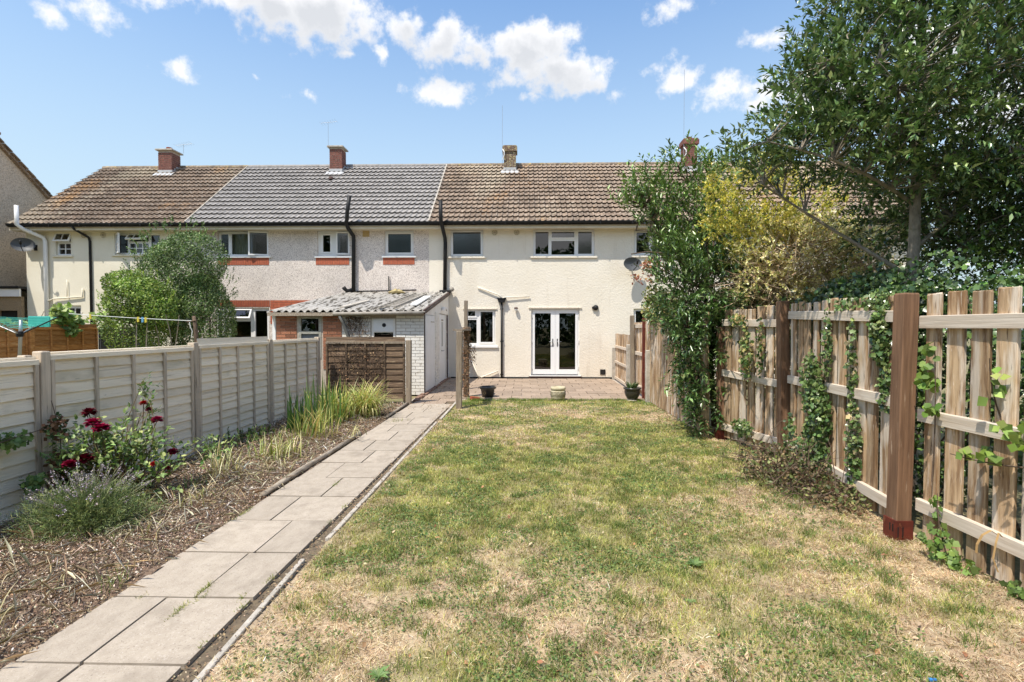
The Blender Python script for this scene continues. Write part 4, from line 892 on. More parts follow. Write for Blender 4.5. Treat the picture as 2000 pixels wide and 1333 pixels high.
slat_bay((2.99,.2),(2.96,1.95),[(1.63,1.63),(.955,.95),(.27,.29)],(1.86,1.83),10,(.0,.03))
put('post',RPM,(2.815,3.93,.0),(0,R(.9),0),(1.05,1.05,1.845),RF); put('post',RPM,(3.10,6.22,.0),(R(.3),R(-1.4),0),(1,1,1.905),RF); put('post',RPM,(2.80,7.42,0),(0,0,0),(.95,.95,1.60),RF); put('post',RPM,(2.90,2.0,0),(0,0,0),(1,1,1.85),RF)
mb=MB(); z=.155; mb.box(2.748,2.880,3.865,3.995,-.02,z); 
shoe=mb.build('post_shoe',M['rust'],RF); mb=MB()
for a,b in ((2.765,2.772),(2.80,2.807)): mb.box(a,b,3.862,3.866,.03,.11)
for a in (3.885,3.915): mb.box(2.745,2.749,a,a+.010,.07,.125)
mb.build('slot',M['black'],shoe); MB().box(2.735,2.865,7.355,7.485,-.02,.13).build('post_shoe',M['rust'],RF)
# --- close-boarded fence further on
BF=thing('board_fence','close boarded brown fence running from the laurel to the red post','fence',(2.65,9.5,0))
fm=[]
for v in range(4):
    mb=MB(); mb.v=[(0,-.07,0),(.0,-.07,1),(-.018,.07,0),(-.018,.07,1),(.012,-.07,0),(.012,-.07,1),(.012,.07,0),(.012,.07,1)]
    mb.f=[(0,2,3,1),(4,5,7,6),(2,6,7,3),(0,1,5,4),(1,3,7,5)]; fm.append(shared(mb,'board',M['wood_slat']))
n=28
for i in range(n):
    t=(i+.5)/n; y=7.52+(11.42-7.52)*t; x=2.645+.02*t+random.uniform(-.004,.004); h=1.80-.02*t+random.uniform(-.012,.012)
    put('board',fm[i%4],(x,y,.02),(R(random.uniform(-.3,.3)),0,R(random.uniform(-1.5,1.5))),(1,1,h),BF)
put('board',fm[0],(2.60,7.50,.0),(0,0,R(40)),(1,.9,.95),BF)
F2=thing('board_fence','boarded fence section with pale rails between red post and tall post','fence',(2.7,12,0))
n=11
for i in range(n):
    t=(i+.5)/n; y=11.42+(13.0-11.42)*t; put('board',fm[i%4],(2.70+.03*t,y,.05),(0,0,0),(1,1,1.66+random.uniform(-.01,.01)),F2)
for z in (1.62,.98,.20): put('rail',RLM,(2.68,12.2,z),(0,0,0),(.9,1.6,.9),F2)
put('post',CP,(2.60,12.55,0.93),(0,R(-.5),0),(.95,.95,1.9),F2)
F3=thing('board_fence','low boarded panel fence section nearest the house wall','fence',(2.72,14.5,0))
n=20
for i in range(n):
    t=(i+.5)/n; y=12.75+(15.85-12.75)*t; put('board',fm[i%4],(2.67+.12*t,y,.08),(0,0,R(-2)),(1,1.1,1.32+random.uniform(-.008,.008)),F3)
for z in (1.02,.56,.08): put('rail',RLM,(2.70,14.3,z),(0,0,R(-2)),(.8,3.1,.8),F3)
CPm=shared(MB().cbox(-.05,.05,-.05,.05,0,1,.01),'concrete_post',M['concrete'])
for (x,y,h,lab) in ((2.74,15.93,1.02,'short concrete post against the house wall at low fence'),(2.56,12.80,1.22,'pale concrete spur post in front of the tall fence post'),(2.62,11.02,1.16,'pale concrete spur post between red post and board fence')):
    o=put('concrete_post',CPm,(x,y,-.05),(0,0,0),(1,1,h)); tag(o,lab,'concrete post','concrete posts along the right fence')
o=tag(MB().cbox(-.045,.045,-.045,.045,0,1.80,.006).build('steel_post',M['rust']),'dark red post standing behind the plant pot','post'); o.location=(2.66,11.55,0)
# --- grey timber posts at the corner of lawn and patio
def gpost(x,y,w,h,label,lean=0,m='wood_grey'):
    o=tag(MB().cbox(-w/2,w/2,-w/2,w/2,-.1,h,.008).build('timber_post',M[m]),label,'post','grey timber posts beside the path'); o.location=(x,y,0); o.rotation_euler=(0,R(lean),0); return o
gpost(-1.285,10.06,.115,1.52,'nearest weathered grey timber post at lawn corner',.6)
gpost(-1.33,11.72,.12,1.60,'dark timber post wrapped in dead brown ivy',.3,'wood_dark')
gpost(-1.50,13.2,.09,2.28,'tallest slim grey timber post in front of kitchen window',0)
tag(MB().box(-1.40,-1.22,10.1,11.75,1.52,1.555).build('crosspiece',M['wood_grey']),'weathered crosspiece joining the tops of the two grey posts','timber')
# ================================================================== POTS AND SMALL THINGS
def pot(loc,prof,m,label,n=28):
    p=thing('plant_pot',label,'plant pot',loc,'plant pots along the patio edge'); b=MB().lathe(loc,prof,n); b.build('pot',M[m],p,smooth=True); return p
p=pot((-.84,11.72,0),[(0,.0),(.125,0),(.16,.19),(.185,.20),(.19,.245),(.175,.25),(.16,.19),(0,.19)],'pot_black','black plastic flowerpot with gold motif, left on patio')
mb=MB()
for k in range(14): a=2*PI*k/14; b=2*PI*(k+1)/14; mb.quad((-.90+.022*math.cos(a),11.571,.115+.022*math.sin(a)),(-.90+.03*math.cos(a),11.570,.115+.03*math.sin(a)),(-.90+.03*math.cos(b),11.570,.115+.03*math.sin(b)),(-.90+.022*math.cos(b),11.571,.115+.022*math.sin(b)))
mb.build('motif',mat('gold_print',(.35,.24,.10),rough=.6),p)
p=pot((.73,11.28,0),[(0,0),(.13,0),(.155,.06),(.165,.14),(.16,.215),(.14,.225),(.16,.235),(.165,.27),(.15,.30),(.13,.295),(.125,.2),(0,.19)],'pot_cream','cream stone pot with pierced holes, middle of the patio edge')
mb=MB()
for r in range(6):
    for k in range(34):
        a=2*PI*(k+.5*(r%2))/34; z=.035+r*.031; rr=.13+.035*min(1,z/.12)+.0015 if z<.14 else .1655
        Mx=Matrix.Translation((.73,11.28,z))@Matrix.Rotation(a,4,'Z'); mb.box(rr-.004,rr+.0015,-.007,.007,-.008,.008,Mx)
tag(mb.build('pierced_hole',M['dark'],p),kind='stuff')
p=pot((2.33,11.22,0),[(0,.03),(.09,.03),(.10,.04),(.15,.12),(.17,.20),(.165,.25),(.19,.262),(.19,.29),(.165,.29),(.155,.24),(0,.24)],'pot_black','glazed dark pot with spiky plant by the right fence')
k=60; th=RNG.random(k)*2*PI; d=np.stack([np.cos(th)*.55,np.sin(th)*.55,np.full(k,1.)],1); leaves('foliage',np.array([2.33,11.22,.24])+RNG.normal(size=(k,3))*[.05,.05,.01],d,-d+[0,0,2],RNG.uniform(.10,.24,k),.09,pal(k,[(.12,.20,.07),(.20,.27,.10)]),M['leaf'],p)
MB().lathe((2.33,11.22,0),[(.0,0),(.12,0),(.13,.02),(.10,.035),(0,.035)],16).build('saucer',M['concrete'],p)
o=tag(MB().cbox(-.10,.10,-.05,.05,0,.065,.006).build('loose_brick',M['brick_red']),'loose red brick on the grass beside black flowerpot','brick'); o.location=(-1.09,11.25,.01); o.rotation_euler=(0,R(8),R(25))
o=thing('plastic_scrap','tiny blue plastic scrap in the dry grass at bottom right','litter',(1.83,2.31,.0)); 
MB().box(1.80,1.815,2.30,2.312,.02,.028).box(1.822,1.834,2.303,2.312,.02,.027).build('scrap',mat('blue_plastic',(.05,.25,.62),rough=.4),o)
# --- washing line, pegs, line post, rotary dryer
RDY=thing('rotary_dryer','folding rotary clothes dryer with turquoise lines in next garden','clothes dryer',(-8.75,9.1,0))
cx,cy=-9.23,9.15; M_=MB().tube([(cx,cy,0),(cx+.1,cy,1.5),(cx+.11,cy,1.72)],.028,10); M_.build('pole',M['steel'],RDY,smooth=True)
MB().lathe((cx+.085,cy,1.42),[(.05,0),(.06,.05),(.05,.10)],12).build('hub',M['black'],RDY)
tips=[]
for k,(dx,dy) in enumerate(((.98,.15),(-.1,1.0),(-1.1,-.1),(.1,-.95))):
    tip=(cx+.09+dx*.64,cy+dy*.64,1.78); tips.append(tip); MB().tube([(cx+.09,cy,1.46),tip],.011,6).build('arm',M['black'] if k in(0,) else M['steel'],RDY)
mb=MB()
for r in range(3,10):
    f=r/9.3
    P=[((cx+.09)*(1-f)+t[0]*f,cy*(1-f)+t[1]*f,1.50*(1-f)+t[2]*f+.004) for t in tips]
    for a,b in zip(P,P[1:]+P[:1]): m=[(a[i]+b[i])/2 for i in range(3)]; m[2]-=.02; mb.tube([a,tuple(m),b],.0028,4)
mb.build('line',mat('turquoise_line',(.10,.55,.47),rough=.6),RDY)
MB().cbox(cx-.06,cx+.36,cy+.30,cy+.33,1.60,1.80,.01).build('folded_cover',M['turq'],RDY)
LPx,LPy=-6.02,9.35
o=thing('line_post','leaning old wooden post that holds the washing line','post',(LPx,LPy,0)); MB().tube([(LPx+.06,LPy,0),(LPx-.02,LPy,1.60),(LPx-.05,LPy,1.80)],[.04,.035,.03],8).build('post',M['bark'],o,smooth=True); MB().tube([(LPx-.16,LPy-.03,1.69),(LPx+.02,LPy-.03,1.72)],.012,6).build('cleat',M['bark'],o)
MB().tube([(LPx-.11,LPy-.03,1.70),(LPx-.09,LPy-.04,1.60),(LPx-.06,LPy-.03,1.52),(LPx-.08,LPy-.03,1.40)],.008,5).build('tied_cord',M['line'],o)
pts=bent((-8.9,9.9,1.86),(LPx-.03,LPy,1.71),-.004,9,0); tag(MB().tube(pts,.006,5).build('washing_line',M['line']),'pale washing line strung across the neighbouring garden','washing line')
pg=[]
for i,(t,c,lab) in enumerate(((.18,'y','yellow clothes peg, left one alone on the washing line'),(.565,'y','yellow clothes peg left of the blue peg on line'),(.60,'b','blue clothes peg between two yellow pegs on line'),(.625,'y','yellow clothes peg right of the blue peg on line'))):
    q=Vector((-8.9,9.9,1.86)).lerp(Vector((LPx-.03,LPy,1.71)),t); cm=M.setdefault('peg'+c,mat('peg_plastic',(.65,.55,.08) if c=='y' else (.15,.38,.62),rough=.5))
    tag(MB().box(q.x-.016,q.x-.002,q.y-.01,q.y+.01,q.z-.085,q.z+.015,).box(q.x+.002,q.x+.016,q.y-.01,q.y+.01,q.z-.08,q.z+.015).build('clothes_peg',cm),lab,'clothes peg','pegs on the washing line')
# ================================================================== GRASS AND LITTER
def area_noise(n,x0,x1,y0,y1,dens):
    x=RNG.uniform(x0,x1,n*3); y=RNG.uniform(y0,y1,n*3); k=RNG.random(n*3)<dens(x,y); return x[k][:n],y[k][:n]
def blades(name,x,y,h,wd,cols,lean,m,z0=None):
    n=len(x); th=RNG.random(n)*2*PI; ph=RNG.random(n)*2*PI; z=(lh(x,y) if z0 is None else np.full(n,z0))-.003
    B=np.stack([x,y,z],1); wv=np.stack([np.cos(th),np.sin(th),np.zeros(n)],1)*(wd/2)[:,None]; l=lean*h
    tip=B+np.stack([np.cos(ph)*l,np.sin(ph)*l,h],1); mid=B+np.stack([np.cos(ph)*l*.35,np.sin(ph)*l*.35,h*.6],1)
    V=np.stack([B-wv,B+wv,mid+wv*.7,mid-wv*.7,tip],1).reshape(-1,3); a=np.arange(n)*5
    F=np.concatenate([np.stack([a,a+1,a+2],1),np.stack([a,a+2,a+3],1),np.stack([a+3,a+2,a+4],1)])
    return npmesh(name,V,F,np.repeat(cols,5,axis=0),m)
dens=lambda x,y: np.clip(1.15-(y-1.8)/9.0,.22,1)*(.35+.65*np.clip(fbm(x+3,y,3.1)*1.6-.25,0,1))
gx,gy=area_noise(330000,FX0+.03,FX1-.06,1.7,LY1,dens); g=green(gx,gy); patch=fbm(gx,gy,7)
isg=RNG.random(len(gx))<np.clip(g*1.05+(patch-.5)*1.2,0.02,.95)
cg=pal(len(gx),[(.35,.37,.10),(.24,.28,.075),(.46,.44,.15),(.54,.48,.22)],.28); cd=pal(len(gx),[(.66,.52,.33),(.52,.39,.24),(.76,.64,.44),(.38,.27,.16)],.25)
tone=(.40+1.2*fbm(gx+20,gy,6))[:,None]*(.75+.5*vnoise(gx,gy+5,22))[:,None]; col=np.where(isg[:,None],cg,cd)*tone  # noise varies blade tone; darker patches stand in for shadow among the clumps
hh=np.where(isg,RNG.uniform(.012,.038,len(gx)),RNG.uniform(.006,.024,len(gx)))*(.25+1.6*fbm(gx,gy,4.5)); far=np.clip((gy-3)/6,0,1)
tag(blades('lawn_grass',gx,gy,hh,RNG.uniform(.0022,.0045,len(gx))*(1+far*1.6),np.clip(col,.01,.9),np.where(isg,RNG.uniform(.2,1.1,len(gx)),RNG.uniform(.8,3.2,len(gx))),M['grassm']),'patchy mown lawn of green and straw dry grass','grass',kind='stuff')
# clover and weeds in low patches
n=60000; x,y=area_noise(n,FX0+.05,FX1-.1,1.7,LY1,lambda x,y: np.clip((fbm(x+40,y+7,2.6)-.44)*6,0,1)*np.clip(1.3-(y-1.8)/9,.3,1)*(.15+green(x,y)))
k=len(x); P0=np.stack([x,y,lh(x,y)+RNG.uniform(.004,.022,k)],1); d=rdir(k); d[:,2]*=.25
tag(leaves('clover',P0,d,np.tile([0,0,1.],(k,1))+RNG.normal(size=(k,3))*.35,RNG.uniform(.009,.02,k)*(1+np.clip((y-3)/8,0,1)*.7),.8,pal(k,[(.12,.19,.05),(.17,.235,.07),(.085,.14,.038)]),M['leaf'],shape='round'),'low clover and small weeds growing through the lawn','clover',kind='stuff')
# taller tufts
def tuft_field(name,pts,label,cat,cols,h=(.05,.11),per=45,r=.045,kind='stuff'):
    X=[];Y=[];H=[]
    for (px,py) in pts:
        X.append(px+RNG.normal(size=per)*r); Y.append(py+RNG.normal(size=per)*r); H.append(RNG.uniform(*h,per))
    x=np.concatenate(X); y=np.concatenate(Y); hh=np.concatenate(H)
    return tag(blades(name,x,y,hh,np.full(len(x),.0045),pal(len(x),cols),RNG.uniform(.2,1.1,len(x)),M['grassm']),label,cat,kind=kind)
tp_=[(RNG.uniform(FX0+.1,2.6),RNG.uniform(1.9,7)) for _ in range(330)]+[(-.30,4.3),(.0,3.95),(-.28,3.35),(.35,4.0),(1.35,2.65),(1.5,2.6),(.55,3.0),(-.6,2.7),(-.05,2.55),(1.0,3.3)]
tuft_field('grass_tuft',tp_,'scattered taller green tufts standing out of the lawn','grass tufts',[(.10,.17,.04),(.16,.22,.055),(.22,.25,.08)],h=(.025,.06),per=60,r=.035)
tp_=[(RNG.uniform(-1.2,2.5),11.2+RNG.normal()*.06) for _ in range(90)]+[(-1.25+RNG.random()*.3,RNG.uniform(10.4,11.7)) for _ in range(20)]
tuft_field('grass_fringe',tp_,'longer green grass fringe along the patio edge','grass',[(.13,.21,.04),(.21,.28,.06),(.09,.15,.035)],h=(.03,.075),per=45,r=.05)
# straw and cuttings on the lawn
def flakes(name,x,y,z,ln,ratio,cols,label,cat,m='dry',tilt=.35):
    n=len(x); d=rdir(n); d[:,2]*=tilt; return tag(leaves(name,np.stack([x,y,z],1),d,np.tile([0,0,1.],(n,1))+RNG.normal(size=(n,3))*.5,ln,ratio,cols,M[m],shape='small'),label,cat,kind='stuff')
n=26000; x,y=area_noise(n,FX0,FX1-.05,1.7,LY1,lambda x,y:(1.1-.8*green(x,y))*np.clip(1.2-(y-1.8)/9,.25,1)); k=len(x)
flakes('straw_litter',x,y,lh(x,y)+RNG.uniform(.003,.016,k),RNG.uniform(.015,.06,k),.07,pal(k,[(.55,.44,.27),(.42,.31,.18),(.64,.56,.40),(.27,.19,.11)]),'dry straw and clippings lying over the lawn','litter')
n=380; x=RNG.uniform(FX0,FX1-.1,n); y=1.8+RNG.random(n)**1.5*8; flakes('fallen_leaves',x,y,lh(x,y)+.018,RNG.uniform(.02,.05,n),.5,pal(n,[(.45,.27,.14),(.50,.38,.24),(.30,.15,.08)]),'small fallen dry leaves scattered on the lawn','leaves')
# bed mulch
n=98000; x,y=area_noise(n,-4.2,-2.44,1.2,10.6,lambda x,y:np.clip(1.2-(y-1.8)/8,.3,1)); k=len(x); z=.02+.05*(fbm(x,y,2.2)-.5)+RNG.uniform(0,.022,k)
flakes('bark_mulch',x,y,z,RNG.uniform(.005,.024,k)*(1+np.clip((y-3)/8,0,1)*.8),.45,pal(k,[(.34,.24,.165),(.24,.165,.115),(.50,.41,.31),(.12,.088,.065),(.74,.67,.57),(.38,.25,.165)],.25,[.24,.24,.18,.14,.08,.12]),'rusty brown bark chippings covering the flower bed','mulch',tilt=.8)
n=5200; x=RNG.uniform(-4.0,-2.44,n); y=1.4+RNG.random(n)**1.2*8.5; flakes('dead_straw',x,y,.03+RNG.uniform(0,.04,n),RNG.uniform(.05,.22,n),.025,pal(n,[(.62,.54,.39),(.52,.42,.26),(.70,.66,.54)]),'bleached dead stalks strewn over the flower bed','straw',tilt=.5)
n=5200; x=np.where(RNG.random(n)<.5,RNG.uniform(-1.585,-1.42,n),RNG.uniform(-2.47,-2.40,n)); y=RNG.uniform(1.7,10.6,n); flakes('path_crumbs',x,y,.0+RNG.uniform(.005,.02,n),RNG.uniform(.008,.025,n),.5,pal(n,[(.30,.20,.12),(.42,.33,.22),(.16,.11,.07)]),'crumbs of soil and bark along the path edges','soil')
n=500; x=RNG.uniform(-2.38,-1.6,n); y=RNG.uniform(9.8,15.5,n); flakes('path_debris',x,y,np.full(n,.016),RNG.uniform(.01,.035,n),.6,pal(n,[(.22,.13,.07),(.12,.08,.05),(.30,.24,.12)]),'dead leaf scraps on the path beside the lean-to','leaves')
# ================================================================== PLANTS
DG=[(.030,.065,.018),(.045,.090,.024),(.065,.115,.032),(.095,.150,.045)]
MG=[(.075,.130,.035),(.11,.175,.045),(.155,.225,.06),(.055,.10,.03)]
def twig_leaves(ends,dirs,per,tl,ll,ratio,cols,jit=.22,droop=.0,w=None,up=.35):
    """leaves set alternately along short twigs that start at ENDS and run along DIRS"""
    n=len(ends); t=np.tile((np.arange(per)+.5)/per,n); E=np.repeat(ends,per,0); Dd=np.repeat(nrm(dirs),per,0); TL=np.repeat(tl,per)
    P=E+Dd*(t*TL)[:,None]; P[:,2]-=droop*(t**2)*TL; side=nrm(np.cross(Dd,RNG.normal(size=(n*per,3))))
    L=nrm(Dd*.65+side*.8+np.array([0,0,up])*RNG.random((n*per,1))); N_=nrm(np.cross(L,np.cross(np.array([0,0,1.]),L))*1.0+RNG.normal(size=(n*per,3))*.35+np.array([0,0,.5]))
    base=np.repeat(np.clip(1+jit*RNG.normal(size=n),.5,1.7),per); C=pal(n*per,cols,.14,w)*base[:,None]
    return P,L,N_,ll*RNG.uniform(.7,1.15,n*per),C
def tubes_each(name,paths,material,parent,n=5):
    for p in paths: tubes_np(name,[p],material,parent,n)
def woody(T,root,limbs,ends,m,name_trunk='trunk',r=.05,r2=.012):
    paths=[(root,r,r*.55)]; lim=[]
    rp=np.array([tuple(Vector(a).lerp(Vector(b),t)) for a,b in zip(root,root[1:]) for t in (0,.15,.3,.45,.6,.75,.9)]+[root[-1]]); rp=rp[rp[:,2]>rp[-1,2]*.42]
    for e in limbs:
        k=np.argmin(np.abs(rp[:,2]-(e[2]-(.35+.5*RNG.random())*np.linalg.norm(np.array(e[:2])-rp[-1][:2])+.15*RNG.normal()))) ; pth=bent(rp[k],e,.10,6,.06); paths.append((pth,r*.33,r2*.7)); lim+=pth[1:]
    MBt=tubes_np(name_trunk,paths,m,T,8)
    lim=np.array(lim); tw=[]
    for e in ends:
        k=np.argmin(((lim-e)**2).sum(1)+.3*np.maximum(lim[:,2]-e[2],0)); tw.append((bent(lim[k],e,.06,4,.08),.010,.004))
    tubes_np('branch',tw,m,T,4)
# --- the big glossy tree behind the right fence
TR=thing('tree','big glossy leaved evergreen tree towering behind the slatted fence','tree',(3.72,5.05,0))
ells=[((3.95,5.3,3.9),(1.20,1.2,1.0),1050),((2.80,5.2,3.38),(.75,.6,.24),170),((2.95,5.15,3.80),(.5,.5,.40),130),((5.0,5.4,3.25),(1.35,1.0,.95),1000),((5.4,5.6,4.1),(1.4,1.2,1.1),520),((4.6,5.2,5.2),(1.55,1.2,.95),700),((5.9,5.0,2.9),(1.2,1.0,.8),420),((3.55,4.75,3.45),(.55,.3,.6),170),((4.7,5.6,2.75),(1.1,.8,.45),330),((3.45,5.3,4.6),(.55,.6,.45),150)]
E_=np.concatenate([inell(n,c,r_,.15) for c,r_,n in ells]); hole=fbm(E_[:,0]*1.0+E_[:,1]*.6,E_[:,2],2.3)
E_=E_[(hole>.43+.06*(E_[:,2]>4.1))|(E_[:,2]<3.3)]
cen=np.array([4.1,5.3,3.6]); d=nrm(E_-cen)+RNG.normal(size=E_.shape)*.55+[0,0,.35]
limbs=[(2.3,5.0,3.35),(2.35,5.2,3.0),(2.9,5.0,4.1),(3.3,5.3,4.9),(3.6,5.0,5.6),(4.4,5.4,5.9),(5.3,5.4,5.0),(5.8,5.3,3.8),(6.2,5.0,3.0),(4.9,4.9,4.2),(3.3,4.7,3.7),(4.4,4.8,3.1),(4.6,6.0,4.4),(3.2,5.9,4.0)]
root=[(3.72,5.05,0),(3.70,5.05,1.0),(3.68,5.06,1.8),(3.71,5.04,2.4),(3.74,5.08,3.0),(3.80,5.1,3.8),(3.85,5.2,4.8)]
woody(TR,root,limbs,E_[::3],M['bark_pale'],r=.062)
P0,L0,N0,l0,C0=twig_leaves(E_,d,15,RNG.uniform(.22,.46,len(E_)),.080,.42,[(.06,.115,.04),(.11,.18,.06),(.17,.25,.09),(.30,.37,.17)],droop=.15,w=[.25,.33,.27,.15])
leaves('crown',P0,L0,N0,l0,.40,C0,M['leaf_gloss'],TR)
# second stem with bare brown limbs at the right edge
BL=thing('tree','dark shrubby tree with bare brown limbs at the right edge','tree',(4.9,4.6,0))
mbp=[([(4.55,4.45,.2),(4.65,4.5,1.6),(4.95,4.6,2.4),(5.5,4.7,3.2)],.045,.02),([(4.6,4.5,1.4),(4.35,4.5,2.0),(4.45,4.6,2.7)],.03,.012),([(4.7,4.5,1.7),(5.2,4.4,2.3),(5.7,4.4,2.6)],.03,.012),([(4.3,4.4,1.8),(4.55,4.4,2.15),(4.95,4.4,2.45)],.02,.01)]
tubes_np('trunk',mbp,M['bark'],BL,8)
E_=inell(420,(5.0,4.9,2.15),(1.0,.6,.55)); P0,L0,N0,l0,C0=twig_leaves(E_,E_-np.array([5,5.2,1.6])+RNG.normal(size=E_.shape)*.5,12,RNG.uniform(.15,.35,len(E_)),.06,.55,DG+[(.13,.22,.05)]); leaves('crown',P0,L0,N0,l0,.5,C0,M['leaf_gloss'],BL)
# --- ivy mass on top of and behind the near fence
IV=thing('ivy','dark ivy thicket crowding behind and over the near slatted fence','ivy',(3.4,4.5,0))
Q=[inell(4600,(3.75,5.5,1.75),(.75,.9,.46)),inell(3600,(3.35,4.55,1.15),(.22,1.6,1.1)),inell(3000,(3.9,3.4,1.2),(.5,1.1,1.0)),inell(3800,(4.6,4.3,1.75),(1.0,.8,.40)),inell(2500,(3.5,6.6,1.1),(.3,1.2,1.0)),inell(2800,(3.3,2.6,1.0),(.2,1.0,.95)),inell(900,(3.4,4.6,1.85),(.3,.4,.13)),inell(3500,(3.8,5.8,1.3),(.6,1.0,.9))]
Pq=np.concatenate(Q); Pq=Pq[Pq[:,0]>3.07]; n=len(Pq); fr=nrm(np.stack([-np.ones(n),-.7*np.ones(n),.6*np.ones(n)],1)+RNG.normal(size=(n,3))*.6); dd=nrm(RNG.normal(size=(n,3))+[0,0,-.6])
br=fbm(Pq[:,1]*1.3+Pq[:,0],Pq[:,2],2.0)[:,None]; leaves('foliage',Pq,dd,fr,RNG.uniform(.028,.052,n),.95,pal(n,DG+[(.12,.20,.045)],.25)*(.45+1.1*br),M['leaf_gloss'],IV,shape='lobed')
st=[]
for k in range(60): a=np.array([3.55+abs(RNG.normal())*.2,RNG.uniform(2,7),0.0]); st.append((bent(a,a+[abs(RNG.normal())*.1,RNG.normal()*.5,RNG.uniform(1.2,2.1)],0,6,.12),.012,.005))
tubes_np('stem',st,M['bark'],IV,4)
def ivy_patch(label,pts,cat='ivy',cols=None,size=(.024,.048),face=(-1,-.4,.5),mt='leaf_gloss',stems=(),shape='lobed',name='ivy'):
    """pts: list of (centre, radii, n)"""
    c0=pts[0][0]; T=thing(name,label,cat,(c0[0],c0[1],0 if c0[2]<1.3 else c0[2]))
    Pq=np.concatenate([inell(n,c,r_) for c,r_,n in pts]); n=len(Pq); fr=nrm(np.array([face])+RNG.normal(size=(n,3))*.55); dd=nrm(RNG.normal(size=(n,3))+[0,0,-.7])
    leaves('foliage',Pq,dd,fr,RNG.uniform(*size,n),.95,pal(n,cols or DG,.25),M[mt],T,shape=shape)
    if stems: tubes_each('stem',[(s,.006,.003) for s in stems],M['bark'],T,4)
    return T
G2=[(.055,.105,.025),(.09,.155,.04),(.14,.21,.06),(.22,.28,.10)]
ivy_patch('ivy column climbing the middle of the slatted fence, above the brush heap',[((2.93,5.35,1.05),(.07,.17,.32),420),((2.93,5.25,.70),(.09,.20,.40),620),((2.93,5.30,.30),(.10,.30,.25),420),((2.95,5.12,1.45),(.04,.08,.35),140)],cols=G2,stems=[bent((2.95,5.2,0),(2.97,5.15,1.9),0,8,.05),bent((2.95,5.4,0),(2.94,5.3,1.3),0,8,.08)])
ivy_patch('thin ivy strand with pale dry leaves on slats right of the ivy column',[((2.94,4.72,1.25),(.03,.05,.55),170),((2.93,4.65,.55),(.04,.09,.40),260)],cols=G2+[(.40,.33,.18)],stems=[bent((2.95,4.68,0),(2.96,4.75,1.85),0,8,.03)])
ivy_patch('ivy draped over the fence top beside the near rusty-footed post',[((2.93,4.30,1.55),(.09,.11,.30),640),((3.0,4.42,1.80),(.10,.28,.10),380),((2.93,4.22,1.12),(.07,.10,.22),200),((3.02,4.9,1.80),(.08,.25,.08),150)],cols=G2)
ivy_patch('yellowing vine dangling on slats between far post and laurel',[((2.86,6.75,1.25),(.05,.16,.40),260),((2.90,6.45,1.35),(.04,.05,.42),110),((2.85,7.0,1.70),(.08,.25,.08),100)],cols=G2+[(.45,.38,.14),(.38,.28,.14)],size=(.03,.055),mt='leaf',stems=[bent((2.86,6.9,1.7),(2.84,6.6,.7),0,6,.06),bent((2.84,7.2,1.0),(2.84,6.5,.9),-.1,6,.06)])
ivy_patch('small ivy tangle along the bottom rail near the brush heap',[((2.86,6.85,.28),(.07,.30,.12),220),((2.93,5.75,.35),(.06,.12,.30),170)],cols=G2)
ivy_patch('bright green bramble sprig climbing beside the near post, upper part',[((2.84,3.72,1.25),(.05,.06,.10),26),((2.83,3.70,1.42),(.04,.05,.06),14),((2.82,3.66,1.02),(.05,.06,.05),12)],'bramble',[(.16,.26,.05),(.22,.32,.08),(.12,.20,.04)],(.045,.07),mt='leaf',shape='round',name='bramble',stems=[bent((2.88,3.70,.5),(2.86,3.68,1.50),0,6,.015)])
ivy_patch('bramble shoot with pointed leaves poking through the nearest slats',[((2.84,3.02,.98),(.09,.14,.10),30),((2.83,3.28,.80),(.06,.14,.05),16),((2.88,3.22,1.25),(.04,.06,.16),10)],'bramble',[(.20,.30,.06),(.30,.38,.10),(.14,.22,.05)],(.05,.085),mt='leaf',shape='leaf',name='bramble',stems=[bent((2.95,2.9,.8),(2.80,3.45,.76),.05,6,.05),bent((2.95,3.2,.9),(2.86,3.25,1.4),.0,6,.05)])
ivy_patch('low green bindweed at the foot of the slats beside rusty shoe',[((2.80,3.52,.14),(.07,.13,.12),60),((2.84,3.36,.06),(.06,.12,.05),30),((2.84,3.62,.34),(.03,.05,.10),12)],'bindweed',[(.13,.22,.05),(.20,.30,.07)],(.035,.06),mt='leaf',name='bindweed',stems=[bent((2.85,3.5,0),(2.84,3.6,.45),0,5,.05)])
ivy_patch('tiny weeds growing under the nearest slats at right edge',[((2.90,3.05,.05),(.06,.10,.05),40),((2.9,2.75,.05),(.06,.2,.05),30)],'weed',[(.16,.24,.06),(.10,.17,.04)],(.025,.045),mt='leaf',name='weed')
# curled dry leaf hooked over the near bottom rail
T=thing('dry_leaf_strip','curled dry tan leaf hooked over the nearest bottom rail','leaf',(2.85,3.2,.3)); mb=MB()
pp=[(2.87,3.16,.33),(2.84,3.18,.355),(2.825,3.22,.31),(2.82,3.25,.24),(2.825,3.26,.18)]
for a,b in zip(pp,pp[1:]): mb.quad(a,b,(b[0],b[1]+.018,b[2]),(a[0],a[1]+.018,a[2]))
pp=[(2.87,3.14,.33),(2.84,3.13,.36),(2.825,3.13,.30),(2.82,3.14,.20),(2.825,3.11,.13)]
for a,b in zip(pp,pp[1:]): mb.quad(a,b,(b[0],b[1]+.014,b[2]),(a[0],a[1]+.014,a[2]))
mb.build('blade',mat('tan_leaf',(.55,.35,.15),rough=.8),T)
